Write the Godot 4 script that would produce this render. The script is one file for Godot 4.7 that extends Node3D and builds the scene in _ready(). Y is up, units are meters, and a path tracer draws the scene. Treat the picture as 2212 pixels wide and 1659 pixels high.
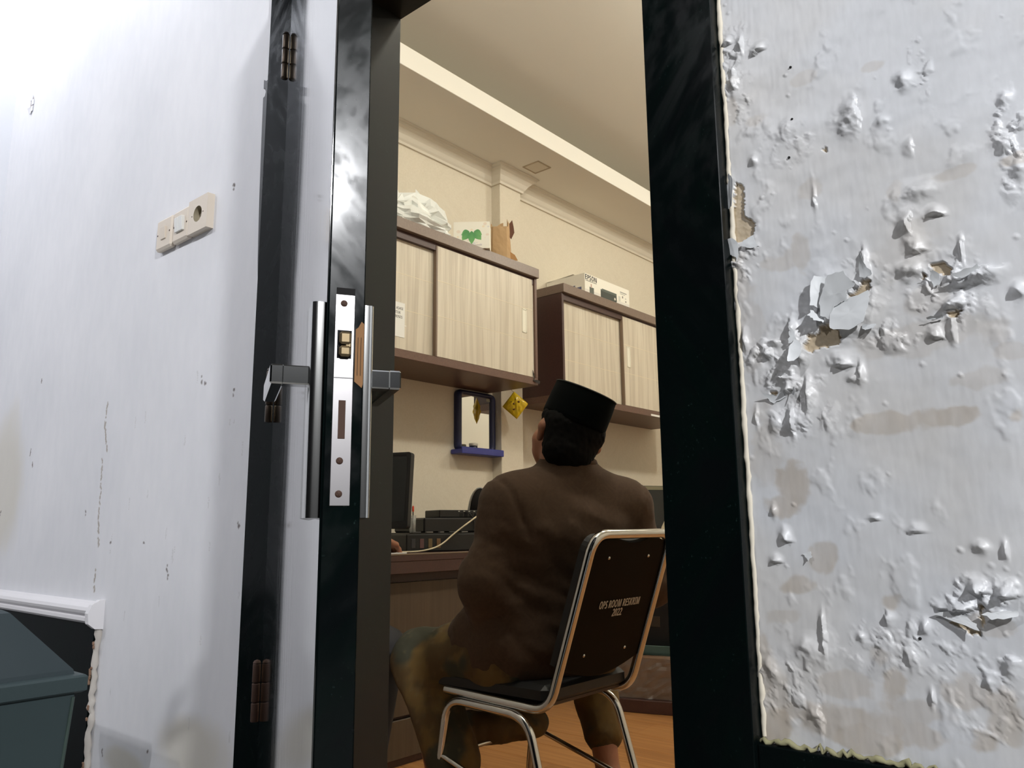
extends Node3D
# A night view from a covered corridor through a half-open marble-clad door into a small warm-lit office.
# World: x runs along the corridor wall, y is up, -z leads into the office. The corridor wall face is z = 0.

var used := {}
var M := {}
var noise := FastNoiseLite.new()
var noise2 := FastNoiseLite.new()

func _ready() -> void:
	noise.seed = 11
	noise.noise_type = FastNoiseLite.TYPE_SIMPLEX_SMOOTH
	noise.frequency = 1.0
	noise.fractal_type = FastNoiseLite.FRACTAL_FBM
	noise.fractal_octaves = 4
	noise2.seed = 29
	noise2.noise_type = FastNoiseLite.TYPE_SIMPLEX_SMOOTH
	noise2.frequency = 1.0
	noise2.fractal_type = FastNoiseLite.FRACTAL_RIDGED
	noise2.fractal_octaves = 3
	set_camera()
	set_world()
	make_materials()
	corridor()
	doorway()
	door_leaf()
	peeling_wall()
	office_shell()
	cabinets()
	desk_and_equipment()
	mirror_and_sachet()
	cabinet_top_items()
	chair_and_people()
	corridor_things()

func set_camera() -> void:
	var c := Camera3D.new()
	c.name = "camera"
	add_child(c)
	c.position = Vector3(0, 0.865, 0.87)
	c.rotation_order = EULER_ORDER_YXZ
	c.rotation = Vector3(deg_to_rad(10.354), deg_to_rad(40.64), deg_to_rad(-0.541))
	c.fov = 51.9
	c.near = 0.02
	c.far = 60.0
	c.current = true

func set_world() -> void:
	var e := Environment.new()
	e.background_mode = Environment.BG_COLOR
	e.background_color = Color(0.012, 0.014, 0.02)
	e.tonemap_mode = Environment.TONE_MAPPER_LINEAR
	e.tonemap_exposure = 1.0
	e.sdfgi_enabled = true
	e.ssao_enabled = true
	e.ssil_enabled = true
	var w := WorldEnvironment.new()
	w.name = "world"
	w.environment = e
	add_child(w)
	# corridor: cool bulbs, two of them added fill; the corridor opens to a dark yard
	globe_lamp(Vector3(-2.95, 3.12, 0.34), 0.045, 3.4, Color(0.94, 0.96, 1.0), LAMP_A, "white bulb under the corridor ceiling in the corner")
	globe_lamp(Vector3(2.3, 2.62, 1.7), 0.06, 3.4, Color(0.985, 0.99, 1.0), LAMP_B, "white bulb hanging in the corridor beyond the peeling wall")
	globe_lamp(Vector3(-1.15, 3.22, 2.7), 0.06, 3.4, Color(0.985, 0.985, 1.0), FILL_C, "added unseen fill bulb under the corridor ceiling opposite the switches")  # added fill bulb, brightens the switch wall from behind the camera
	globe_lamp(Vector3(-3.0, 3.22, 2.5), 0.06, 3.4, Color(0.985, 0.985, 1.0), FILL_D, "added unseen fill bulb under the corridor ceiling by the corner wall")  # second added fill bulb, spreads the wall light and softens shadows
	# office: two warm globes and an added fill globe in a row under the raised ceiling
	globe_lamp(Vector3(-0.86, 3.02, -3.7), 0.07, 3.2, Color(1.0, 0.985, 0.93), LAMP_R, "warm white globe under the office ceiling deep in the room")
	globe_lamp(Vector3(-0.86, 3.02, -2.2), 0.07, 3.2, Color(1.0, 0.985, 0.93), FILL_M, "added warm white fill globe under the office ceiling in mid room")  # added between the other two globes to even out the cabinet wall
	globe_lamp(Vector3(-0.86, 3.02, -0.75), 0.07, 3.2, Color(1.0, 0.985, 0.93), LAMP_L, "warm white globe under the office ceiling inside the doorway")

const LAMP_A := 0.5
const LAMP_B := 12.5
const FILL_C := 2.7
const FILL_D := 2.0
const LAMP_R := 1.05
const FILL_M := 0.75
const LAMP_L := 0.85

func globe_lamp(at: Vector3, r: float, top: float, col: Color, energy: float, label: String) -> void:
	var t := thing("globe_lamp", label, "lamp", at)
	var st := tool()
	lathe(st, Vector3(at.x, top, at.z), [Vector2(0.05, 0.0), Vector2(0.05, -0.015), Vector2(0.02, -0.03), Vector2(0.018, at.y + r * 0.8 - top), Vector2(0.001, at.y + r * 0.8 - top)], 20)
	put(st, "holder", mat("lamp_housing", Color(0.85, 0.86, 0.88), 0.4), t)
	st = tool()
	var prof: Array = []
	for k in 13:
		var a := PI * k / 12
		prof.append(Vector2(maxf(sin(a) * r, 0.0005), -cos(a) * r))
	lathe(st, at, prof, 24)
	var gm := mat("globe_glow_" + str(t.name), Color(0.9, 0.9, 0.9), 0.4)
	gm.emission_enabled = true
	gm.emission = col
	gm.emission_energy_multiplier = clampf(energy * 1.5, 1.0, 2.5)
	put(st, "glass_globe", gm, t)
	var l := OmniLight3D.new()
	l.name = "globe_light"
	l.light_color = col
	l.light_energy = energy
	l.light_size = r * 0.9
	l.omni_range = 14.0
	l.omni_attenuation = 2.0
	l.shadow_enabled = true
	add_child(l, true)
	l.position = at

# ---------------------------------------------------------------- helpers

func numbered(called: String) -> String:
	var n: int = used.get(called, 0)
	used[called] = n + 1
	return called if n == 0 else "%s_%03d" % [called, n]

func thing(called: String, label: String, category: String, at := Vector3.ZERO, turn := 0.0) -> Node3D:
	var o := Node3D.new()
	o.name = numbered(called)
	add_child(o)
	o.position = at
	o.rotation.y = turn
	o.set_meta("label", label)
	o.set_meta("category", category)
	return o

func structure(called: String, label: String, category: String, at := Vector3.ZERO, turn := 0.0) -> Node3D:
	var o := thing(called, label, category, at, turn)
	o.set_meta("kind", "structure")
	return o

func tool() -> SurfaceTool:
	var st := SurfaceTool.new()
	st.begin(Mesh.PRIMITIVE_TRIANGLES)
	return st

# Commits a shape given in world coordinates as one named mesh under its parent.
func put(st: SurfaceTool, called: String, m: Material, parent: Node3D, local := false) -> MeshInstance3D:
	st.generate_normals()
	return put_mesh(st.commit(), called, m, parent, local)

func put_mesh(mesh: Mesh, called: String, m: Material, parent: Node3D, local := false) -> MeshInstance3D:
	var o := MeshInstance3D.new()
	o.name = called
	o.mesh = mesh
	o.material_override = m
	parent.add_child(o, true)
	if not local:
		var world := Transform3D()
		var p: Node = parent
		while p != self:
			world = (p as Node3D).transform * world
			p = p.get_parent()
		o.transform = world.affine_inverse()
	return o

# A triangle whose front looks along `out` (front faces run clockwise).
func tri(st: SurfaceTool, a: Vector3, b: Vector3, c: Vector3, out: Vector3) -> void:
	if (b - a).cross(c - a).dot(out) > 0.0:
		st.add_vertex(a); st.add_vertex(c); st.add_vertex(b)
	else:
		st.add_vertex(a); st.add_vertex(b); st.add_vertex(c)

func quad(st: SurfaceTool, a: Vector3, b: Vector3, c: Vector3, d: Vector3, out: Vector3) -> void:
	tri(st, a, b, c, out)
	tri(st, a, c, d, out)

func box(st: SurfaceTool, c: Vector3, s: Vector3, bev := 0.0, b := Basis()) -> void:
	st.set_smooth_group(-1)
	var h := s / 2
	var g := Vector3(minf(bev, h.x * 0.49), minf(bev, h.y * 0.49), minf(bev, h.z * 0.49))
	var v := func(sg: Vector3, ax: int) -> Vector3:
		var p := Vector3.ZERO
		for k in 3:
			p[k] = sg[k] * (h[k] if (k == ax or bev <= 0.0) else h[k] - g[k])
		return c + b * p
	for ax in 3:
		var u := (ax + 1) % 3
		var w := (ax + 2) % 3
		for s0 in [-1.0, 1.0]:
			var q: Array = []
			for pr in [[-1.0, -1.0], [1.0, -1.0], [1.0, 1.0], [-1.0, 1.0]]:
				var sg := Vector3.ZERO
				sg[ax] = s0; sg[u] = pr[0]; sg[w] = pr[1]
				q.append(v.call(sg, ax))
			var n := Vector3.ZERO
			n[ax] = s0
			quad(st, q[0], q[1], q[2], q[3], b * n)
		if bev > 0.0:
			for s1 in [-1.0, 1.0]:
				for s2 in [-1.0, 1.0]:
					var e := Vector3.ZERO
					e[ax] = s1; e[u] = s2; e[w] = -1.0
					var f := e
					f[w] = 1.0
					var n2 := Vector3.ZERO
					n2[ax] = s1; n2[u] = s2
					quad(st, v.call(e, ax), v.call(f, ax), v.call(f, u), v.call(e, u), b * n2)
	if bev > 0.0:
		for sx in [-1.0, 1.0]:
			for sy in [-1.0, 1.0]:
				for sz in [-1.0, 1.0]:
					var sg := Vector3(sx, sy, sz)
					tri(st, v.call(sg, 0), v.call(sg, 1), v.call(sg, 2), b * sg)

# Box between two corners.
func slab(st: SurfaceTool, lo: Vector3, hi: Vector3, bev := 0.0) -> void:
	box(st, (lo + hi) / 2, (hi - lo).abs(), bev)

func fillet(pts: Array, rad: float, seg := 6) -> Array:
	var out: Array = [pts[0]]
	for i in range(1, pts.size() - 1):
		var p: Vector3 = pts[i]
		var a: Vector3 = (pts[i - 1] - p)
		var b: Vector3 = (pts[i + 1] - p)
		var r := minf(rad, minf(a.length(), b.length()) * 0.48)
		a = p + a.normalized() * r
		b = p + b.normalized() * r
		for k in seg + 1:
			var t := float(k) / seg
			out.append(a.lerp(p, t).lerp(p.lerp(b, t), t))
	out.append(pts[-1])
	return out

func tube(st: SurfaceTool, pts: Array, r, sides := 10, caps := true) -> void:
	var rings: Array = []
	var n := pts.size()
	var t0: Vector3 = (pts[1] - pts[0]).normalized()
	var side := t0.cross(Vector3.UP if absf(t0.y) < 0.9 else Vector3.RIGHT).normalized()
	for i in n:
		var t: Vector3 = ((pts[mini(i + 1, n - 1)] - pts[maxi(i - 1, 0)]) as Vector3).normalized()
		side = (side - t * side.dot(t)).normalized()
		var up := t.cross(side)
		var rr: float = r if (r is float) else r[i]
		var ring: Array = []
		for k in sides:
			var a := TAU * k / sides
			ring.append(pts[i] + (side * cos(a) + up * sin(a)) * rr)
		rings.append(ring)
	st.set_smooth_group(0)
	for i in n - 1:
		for k in sides:
			var k2 := (k + 1) % sides
			var o: Vector3 = rings[i][k] + rings[i][k2] - pts[i] * 2.0
			quad(st, rings[i][k], rings[i][k2], rings[i + 1][k2], rings[i + 1][k], o)
	if caps:
		st.set_smooth_group(-1)
		for k in sides:
			var k2 := (k + 1) % sides
			tri(st, pts[0], rings[0][k], rings[0][k2], pts[0] - pts[1])
			tri(st, pts[n - 1], rings[n - 1][k], rings[n - 1][k2], pts[n - 1] - pts[n - 2])

# A turned shape: profile of (radius, height) about the axis at `at`.
func lathe(st: SurfaceTool, at: Vector3, prof: Array, sides := 24, b := Basis(), squash := Vector2(1, 1)) -> void:
	st.set_smooth_group(0)
	for i in prof.size() - 1:
		var p: Vector2 = prof[i]
		var q: Vector2 = prof[i + 1]
		for k in sides:
			var a0 := TAU * k / sides
			var a1 := TAU * (k + 1) / sides
			var d0 := Vector3(cos(a0) * squash.x, 0, sin(a0) * squash.y)
			var d1 := Vector3(cos(a1) * squash.x, 0, sin(a1) * squash.y)
			var nrm := (d0 + d1) * (q.y - p.y) + Vector3(0, 2.0 * (p.x - q.x), 0)
			quad(st, at + b * (d0 * p.x + Vector3(0, p.y, 0)), at + b * (d1 * p.x + Vector3(0, p.y, 0)), at + b * (d1 * q.x + Vector3(0, q.y, 0)), at + b * (d0 * q.x + Vector3(0, q.y, 0)), b * nrm)

# A flat outline given thickness: 2D points in the plane (bx, by) at `at`, thickness along bz (front at 0, back at -depth).
func prism(st: SurfaceTool, at: Vector3, b: Basis, poly: PackedVector2Array, depth: float) -> void:
	st.set_smooth_group(-1)
	var idx := Geometry2D.triangulate_polygon(poly)
	for i in range(0, idx.size(), 3):
		var q: Array = []
		for k in 3:
			q.append(at + b.x * poly[idx[i + k]].x + b.y * poly[idx[i + k]].y)
		tri(st, q[0], q[1], q[2], b.z)
		tri(st, q[0] - b.z * depth, q[1] - b.z * depth, q[2] - b.z * depth, -b.z)
	var mid := Vector2.ZERO
	var area := 0.0
	for i in poly.size():
		var p0 := poly[i]
		var p1 := poly[(i + 1) % poly.size()]
		area += p0.x * p1.y - p1.x * p0.y
	for i in poly.size():
		var p0 := poly[i]
		var p1 := poly[(i + 1) % poly.size()]
		var a := at + b.x * p0.x + b.y * p0.y
		var c := at + b.x * p1.x + b.y * p1.y
		var e := p1 - p0
		var n2 := Vector2(e.y, -e.x) * signf(area)
		quad(st, a, c, c - b.z * depth, a - b.z * depth, b.x * n2.x + b.y * n2.y)

# A moulding: 2D profile (out, up) swept along a straight run from a to b; `out` is the horizontal direction away from the wall.
func moulding(st: SurfaceTool, a: Vector3, b: Vector3, out: Vector3, prof: Array, ma := 0.0, mb := 0.0) -> void:
	st.set_smooth_group(-1)
	var run := (b - a).normalized()
	var n := prof.size()
	var mid := Vector2.ZERO
	for p in prof:
		mid += p
	mid /= n
	for i in n:
		var p: Vector2 = prof[i]
		var q: Vector2 = prof[(i + 1) % n]
		var m := (p + q) / 2 - mid
		var e := q - p
		var nn := Vector2(e.y, -e.x)
		if nn.dot(m) < 0:
			nn = -nn
		quad(st, a + run * ma * p.x + out * p.x + Vector3.UP * p.y, a + run * ma * q.x + out * q.x + Vector3.UP * q.y, b + run * mb * q.x + out * q.x + Vector3.UP * q.y, b + run * mb * p.x + out * p.x + Vector3.UP * p.y, out * nn.x + Vector3.UP * nn.y)
	var poly := PackedVector2Array()
	for p in prof:
		poly.append(p)
	var idx := Geometry2D.triangulate_polygon(poly)
	for i in range(0, idx.size(), 3):
		for e in [[a, a - b, ma], [b, b - a, mb]]:
			var q: Array = []
			for k in 3:
				q.append(e[0] + run * e[2] * poly[idx[i + k]].x + out * poly[idx[i + k]].x + Vector3.UP * poly[idx[i + k]].y)
			tri(st, q[0], q[1], q[2], e[1])

# A flat printed face with UVs: `at` is its centre, basis x is to the reader's right, y up, z towards the reader.
func printed(at: Vector3, b: Basis, size: Vector2, img: Image, called: String, parent: Node3D, rough := 0.6) -> MeshInstance3D:
	var st := tool()
	var hx := b.x * size.x / 2
	var hy := b.y * size.y / 2
	for q in [[-1, 1, 0, 0], [1, 1, 1, 0], [1, -1, 1, 1], [-1, 1, 0, 0], [1, -1, 1, 1], [-1, -1, 0, 1]]:
		st.set_normal(b.z)
		st.set_uv(Vector2(q[2], q[3]))
		st.add_vertex(at + hx * q[0] + hy * q[1])
	var m := StandardMaterial3D.new()
	m.albedo_texture = ImageTexture.create_from_image(img)
	m.roughness = rough
	return put_mesh(st.commit(), called, m, parent)

func words(text: String, at: Vector3, b: Basis, height: float, m: Material, called: String, parent: Node3D, squeeze := 1.0, bold := false, slant := 0.0) -> MeshInstance3D:
	var f := SystemFont.new()
	f.font_names = PackedStringArray(["Droid Sans"])
	if bold:
		f.font_weight = 700
	var t := TextMesh.new()
	t.font = f
	t.text = text
	t.font_size = 64
	t.pixel_size = height / 46.0
	t.depth = 0.0006
	t.curve_step = 1.0
	var o := MeshInstance3D.new()
	o.name = called
	o.mesh = t
	o.material_override = m
	parent.add_child(o, true)
	var world := Transform3D()
	var p: Node = parent
	while p != self:
		world = (p as Node3D).transform * world
		p = p.get_parent()
	o.transform = world.affine_inverse() * Transform3D(Basis(b.x * squeeze, b.y + b.x * slant, b.z), at)
	return o

func mat(key: String, col: Color, rough: float, metal := 0.0) -> StandardMaterial3D:
	if M.has(key):
		return M[key]
	var m := StandardMaterial3D.new()
	m.resource_name = key
	m.albedo_color = col
	m.roughness = rough
	m.metallic = metal
	M[key] = m
	return m

func rgb(r: float, g: float, b: float) -> Color:
	return Color(r / 255.0, g / 255.0, b / 255.0)

# A texture computed pixel by pixel: f(x, y) in 0..1 returns an sRGB colour.
func texture(w: int, h: int, f: Callable) -> ImageTexture:
	var im := Image.create(w, h, false, Image.FORMAT_RGB8)
	for y in h:
		for x in w:
			im.set_pixel(x, y, f.call(float(x) / w, float(y) / h))
	return ImageTexture.create_from_image(im)

# Tiling noise: samples a torus so that the texture repeats without a seam.
func loop_noise(n: FastNoiseLite, u: float, v: float, fu: float, fv: float) -> float:
	var a := u * TAU
	var c := v * TAU
	return n.get_noise_3d(cos(a) * fu + 9.0, sin(a) * fu + cos(c) * fv, sin(c) * fv + 4.0)

func tri_mat(key: String, tex: Texture2D, rough: float, scale: Vector3, metal := 0.0) -> StandardMaterial3D:
	var m := mat(key, Color.WHITE, rough, metal)
	m.albedo_texture = tex
	m.uv1_triplanar = true
	m.uv1_world_triplanar = true
	m.uv1_triplanar_sharpness = 8.0
	m.uv1_scale = scale
	return m

func make_materials() -> void:
	# dark green-black marble laminate with sparse pale veins and specks
	var marble := texture(512, 512, func(u: float, v: float) -> Color:
		var n := loop_noise(noise2, u, v, 2.6, 2.6)
		var c := loop_noise(noise, u, v, 0.8, 0.8)
		var d := loop_noise(noise, v, u, 16.0, 16.0)
		var patch := smoothstep(0.12, 0.42, c)
		var vein := smoothstep(0.9, 0.985, n) * patch
		var speck := smoothstep(0.5, 0.62, d) * (0.06 + 0.3 * patch)
		var t := clampf(vein * 0.55 + speck, 0.0, 1.0)
		var base := Color(0.03, 0.045, 0.048).lerp(Color(0.02, 0.055, 0.05), clampf(c + 0.4, 0.0, 1.0))
		return base.lerp(Color(0.4, 0.5, 0.48), t))
	var mm := tri_mat("dark_marble", marble, 1.0, Vector3(2.2, 1.6, 2.2))
	mm.metallic_specular = 0.17
	# patchy polish
	mm.roughness_texture = texture(256, 256, func(u: float, v: float) -> Color:
		var a := loop_noise(noise, u, v, 2.2, 2.2) * 0.5 + 0.5
		var b := loop_noise(noise, u, v, 9.0, 9.0) * 0.5 + 0.5
		var g := 0.13 + 0.14 * smoothstep(0.3, 0.75, a) + 0.06 * b
		return Color(g, g, g))
	var em := tri_mat("edge_marble", marble, 1.0, Vector3(2.2, 1.6, 2.2))
	em.roughness_texture = mm.roughness_texture
	em.metallic_specular = 0.28
	# the door leaf: the same laminate, glossier, with a slightly wavy finish
	var lm := tri_mat("door_laminate", marble, 0.07, Vector3(2.6, 1.9, 2.6))
	var wave := texture(512, 512, func(u: float, v: float) -> Color:
		var a := loop_noise(noise, u, v, 2.4, 0.25) * 0.5 + 0.5
		var b := loop_noise(noise, u, v, 9.0, 0.7) * 0.5 + 0.5
		var g := a * 0.75 + b * 0.25
		return Color(g, g, g))
	lm.heightmap_enabled = true
	lm.heightmap_texture = wave
	lm.heightmap_scale = 0.03
	lm.metallic_specular = 0.9
	lm.clearcoat_enabled = true
	lm.clearcoat = 0.9
	lm.clearcoat_roughness = 0.05
	tri_mat("dado_marble", marble, 0.5, Vector3(3.0, 2.4, 3.0)).metallic_specular = 0.15
	tri_mat("jamb_laminate", marble, 0.42, Vector3(1.7, 1.3, 1.7))
	# pale oak laminate with upright grain
	var oak := texture(512, 512, func(u: float, v: float) -> Color:
		var a := loop_noise(noise, u, v, 3.0, 0.22) * 0.5 + 0.5
		var b := loop_noise(noise, u, v, 14.0, 0.5) * 0.5 + 0.5
		var g := clampf(a * 0.65 + b * 0.35, 0.0, 1.0)
		return rgb(190, 179, 160).lerp(rgb(213, 204, 186), smoothstep(0.25, 0.7, g)))
	tri_mat("oak_laminate", oak, 0.45, Vector3(1.7, 1.0, 1.7))
	# brown laminate of carcasses and the desk edge
	var brown := texture(256, 256, func(u: float, v: float) -> Color:
		var b := loop_noise(noise, u, v, 7.0, 7.0) * 0.5 + 0.5
		return rgb(92, 66, 55).lerp(rgb(112, 84, 70), b))
	tri_mat("brown_laminate", brown, 0.42, Vector3(2, 2, 2))
	var grey_brown := texture(256, 256, func(u: float, v: float) -> Color:
		var b := loop_noise(noise, u, v, 7.0, 7.0) * 0.5 + 0.5
		return rgb(112, 94, 82).lerp(rgb(130, 112, 98), b))
	tri_mat("grey_brown_laminate", grey_brown, 0.4, Vector3(2, 2, 2))
	var dark_brown := texture(256, 256, func(u: float, v: float) -> Color:
		var b := loop_noise(noise, u, v, 7.0, 7.0) * 0.5 + 0.5
		return rgb(62, 40, 36).lerp(rgb(76, 50, 44), b))
	tri_mat("dark_brown_laminate", dark_brown, 0.42, Vector3(2, 2, 2))
	# wallpaper with a soft tone-on-tone mottling
	var paper := texture(512, 512, func(u: float, v: float) -> Color:
		var a := loop_noise(noise, u, v, 10.0, 10.0) * 0.5 + 0.5
		var b := loop_noise(noise, u, v, 2.0, 2.0) * 0.5 + 0.5
		var g := clampf(a * 0.7 + b * 0.3, 0.0, 1.0)
		return rgb(212, 202, 182).lerp(rgb(226, 217, 199), g))
	tri_mat("wallpaper", paper, 0.8, Vector3(1.3, 1.3, 1.3))
	var shaded_oak := texture(256, 256, func(u: float, v: float) -> Color:
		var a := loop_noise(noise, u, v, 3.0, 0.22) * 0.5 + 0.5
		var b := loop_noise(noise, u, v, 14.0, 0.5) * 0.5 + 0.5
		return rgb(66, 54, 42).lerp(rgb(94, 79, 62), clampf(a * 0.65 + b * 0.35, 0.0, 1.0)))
	tri_mat("shaded_oak_laminate", shaded_oak, 0.5, Vector3(1.7, 1.0, 1.7))  # oak grain with the shade under the desk put into its colour
	mat("ceiling_paint", rgb(230, 226, 216), 0.85)
	mat("crown_paint", rgb(218, 210, 194), 0.7)
	# orange-brown laminate planks
	for k in 4:
		var shade: float = [0.0, 0.35, 0.65, 1.0][k]
		var plank := texture(256, 256, func(u: float, v: float) -> Color:
			var a := loop_noise(noise, u, v, 0.4, 4.0) * 0.5 + 0.5
			return rgb(158 + 14 * shade, 108 + 12 * shade, 62 + 8 * shade).lerp(rgb(186, 134, 82), smoothstep(0.3, 0.75, a)))
		tri_mat("plank_%d" % k, plank, 0.4, Vector3(0.9, 1.0, 2.2))
	mat("chrome", rgb(205, 206, 205), 0.12, 1.0)
	mat("worn_chrome", rgb(190, 190, 188), 0.2, 1.0)
	mat("brushed_steel", rgb(172, 169, 170), 0.34, 0.95)
	mat("rust", rgb(70, 48, 36), 0.7, 0.3)
	mat("brass", rgb(112, 98, 74), 0.4, 0.8)
	mat("hinge_steel", rgb(66, 56, 46), 0.4, 0.7)
	mat("black_plastic", rgb(16, 17, 18), 0.45)
	mat("black_gloss", rgb(9, 11, 12), 0.14)
	mat("black_vinyl", rgb(14, 14, 15), 0.55)
	mat("cream_plastic", rgb(214, 202, 186), 0.42)
	mat("white_plastic", rgb(225, 224, 219), 0.4)
	mat("white_paper", rgb(236, 236, 232), 0.8)
	mat("ink", rgb(40, 38, 40), 0.7)
	mat("kraft", rgb(186, 154, 114), 0.85)
	mat("blue_plastic", rgb(32, 37, 76), 0.38)
	mat("dark_hole", rgb(12, 10, 9), 0.9)
	mat("raw_wood", rgb(136, 98, 60), 0.8)
	mat("sealant", rgb(222, 214, 196), 0.7)

# ---------------------------------------------------------------- corridor

func uv_slab(lo: Vector3, hi: Vector3) -> SurfaceTool:
	# a slab whose faces carry UVs over its x and y extent
	var st := tool()
	box(st, (lo + hi) / 2, hi - lo)
	st.generate_normals()
	var arr := st.commit_to_arrays()
	var vs: PackedVector3Array = arr[Mesh.ARRAY_VERTEX]
	var uvs := PackedVector2Array()
	for v in vs:
		uvs.append(Vector2((v.x - lo.x) / (hi.x - lo.x), (hi.y - v.y) / (hi.y - lo.y)))
	arr[Mesh.ARRAY_TEX_UV] = uvs
	var out := SurfaceTool.new()
	out.create_from_arrays(arr)
	return out

func corridor() -> void:
	# painted wall beside the hinges, with scuffs, a water stain and a chipped plug hole
	var lo := Vector3(-3.225, 0, -0.28)
	var hi := Vector3(-1.349, 3.4, 0)
	var w := 720
	var h := 1300
	var im := Image.create(w, h, false, Image.FORMAT_RGB8)
	var span := Vector2(hi.x - lo.x, hi.y)
	var stains: Array = [[-2.8953, 1.0130, 0.2254, 0.2996], [-1.6422, 0.4318, 0.1933, 0.0820], [-1.9070, 0.3506, 0.1309, 0.0376]]
	for y in h:
		for x in w:
			var p := Vector2(lo.x + span.x * x / w, hi.y - span.y * y / h)
			var a := noise.get_noise_2d(p.x * 2.2, p.y * 1.6)
			var b := noise.get_noise_2d(p.x * 24.0 + 7.0, p.y * 9.0)
			var c := rgb(224, 224, 227)
			c = c.lerp(rgb(212, 213, 217), clampf(a * 0.6 + b * 0.25 + 0.3, 0.0, 1.0))
			for s in stains:
				var q := Vector2((p.x - s[0]) / s[2], (p.y - s[1]) / s[3]).length() + a * 0.35 + b * 0.06
				if q < 1.0:
					c = c.lerp(rgb(198, 190, 170), 0.5 * smoothstep(1.0, 0.45, q))
			im.set_pixel(x, y, c)
	var rng := RandomNumberGenerator.new()
	rng.seed = 5
	var dot := func(p: Vector2, r: float, col: Color, k: float) -> void:
		var cx := (p.x - lo.x) / span.x * w
		var cy := (hi.y - p.y) / span.y * h
		var rr := r / span.x * w
		for yy in range(maxi(0, int(cy - rr - 1)), mini(h, int(cy + rr + 2))):
			for xx in range(maxi(0, int(cx - rr - 1)), mini(w, int(cx + rr + 2))):
				if Vector2(xx - cx, yy - cy).length() <= rr + 0.3:
					im.set_pixel(xx, yy, im.get_pixel(xx, yy).lerp(col, k))
	for path in [[Vector2(-2.1640, 1.2030), Vector2(-2.1690, 1.1410), Vector2(-2.1410, 1.0720)], [Vector2(-2.1670, 1.0550), Vector2(-2.1610, 0.9710), Vector2(-2.1610, 0.9000), Vector2(-2.1440, 0.8290)], [Vector2(-2.1520, 0.7720), Vector2(-2.1490, 0.7140)]]:
		for i in path.size() - 1:
			for k in 26:
				var t := k / 26.0
				var p: Vector2 = (path[i] as Vector2).lerp(path[i + 1], t)
				if noise.get_noise_2d(p.y * 60.0, i * 3.0) > -0.2:
					dot.call(p + Vector2(rng.randfn() * 0.002, 0), 0.0025, rgb(150, 140, 128), 0.6)
	for m in [[Vector2(-1.5770, 1.6400), 9], [Vector2(-1.6690, 1.1950), 4], [Vector2(-1.6530, 1.1970), 3], [Vector2(-2.2440, 0.9190), 4], [Vector2(-2.0770, 0.8360), 3], [Vector2(-1.8960, 0.8420), 2], [Vector2(-1.7750, 0.7820), 4], [Vector2(-1.7670, 0.7710), 3], [Vector2(-1.4820, 0.8760), 5], [Vector2(-1.5280, 1.1550), 4], [Vector2(-2.6970, 1.1040), 8], [Vector2(-2.6700, 1.0740), 6], [Vector2(-2.0310, 0.3550), 4], [Vector2(-1.8050, 0.3940), 3], [Vector2(-2.6620, 1.3300), 6], [Vector2(-2.9090, 0.9330), 5]]:
		for k in int(m[1]):
			dot.call((m[0] as Vector2) + Vector2(rng.randfn() * 0.002, rng.randfn() * 0.006), 0.0022, rgb(92, 84, 80), 0.55)
	for k in 26:
		var p := Vector2(rng.randf_range(-2.1, -1.45), rng.randf_range(0.3, 1.2))
		for j in rng.randi_range(2, 6):
			dot.call(p + Vector2(rng.randfn() * 0.001, j * 0.005), 0.0014, rgb(170, 168, 166), 0.3)
	var pm := StandardMaterial3D.new()
	pm.albedo_texture = ImageTexture.create_from_image(im)
	pm.roughness = 0.62
	var wl := structure("wall_left", "white painted corridor wall with faint scuffs and stains beside the door hinges", "wall", Vector3(-2.3, 0, 0))
	put_mesh(uv_slab(lo, hi).commit(), "plaster", pm, wl)
	# the broken plug hole: a torn pit with a raised rag of paint
	var c0 := Vector2(-3.0300, 2.4020)
	var st := tool()
	var pit := PackedVector2Array()
	for k in 14:
		var a := TAU * k / 14
		pit.append(Vector2(cos(a) * 0.012, sin(a) * 0.026) * rng.randf_range(0.75, 1.2))
	prism(st, Vector3(c0.x, c0.y, 0.002), Basis(), pit, 0.002)
	put(st, "bare_patch", mat("bare_plaster_grey", rgb(150, 142, 140), 0.9), wl)
	st = tool()
	for k in 7:
		var a := rng.randf_range(0, TAU)
		var p := Vector3(c0.x + cos(a) * 0.014, c0.y - 0.01 + sin(a) * 0.026, 0.003)
		box(st, p, Vector3(0.014, 0.02, 0.002), 0.0, Basis(Vector3(rng.randf(), rng.randf(), 0.2).normalized(), rng.randf_range(-0.7, 0.7)))
	put(st, "torn_paint", mat("torn_paint", rgb(222, 222, 226), 0.6), wl)
	# the wall across the corner, the wall above the door, ceiling and floor
	var plain := mat("corridor_paint", rgb(218, 220, 225), 0.65)
	var ws := structure("wall_side", "white painted wall meeting the switch wall in the corridor corner", "wall", Vector3(-3.3, 0, 1.2))
	st = tool()
	slab(st, Vector3(-3.4, 0, -0.28), Vector3(-3.225, 3.4, 3.0))
	put(st, "plaster", plain, ws)
	var wt := structure("wall_above", "white wall above the marble door frame", "wall", Vector3(-0.9, 2.095, -0.14))
	st = tool()
	slab(st, Vector3(-1.349, 2.109, -0.28), Vector3(-0.475, 3.4, 0))
	put(st, "plaster", plain, wt)
	var cc := structure("ceiling_corridor", "dark boarded ceiling over the corridor", "ceiling", Vector3(0, 3.4, 1.4))
	st = tool()
	slab(st, Vector3(-3.4, 3.4, -0.28), Vector3(3.8, 3.5, 3.0))
	put(st, "boards", mat("ceiling_boards", rgb(62, 58, 54), 0.8), cc)
	var cf := structure("floor_corridor", "grey corridor floor outside the office door", "floor", Vector3(0, 0, 1.5))
	st = tool()
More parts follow.
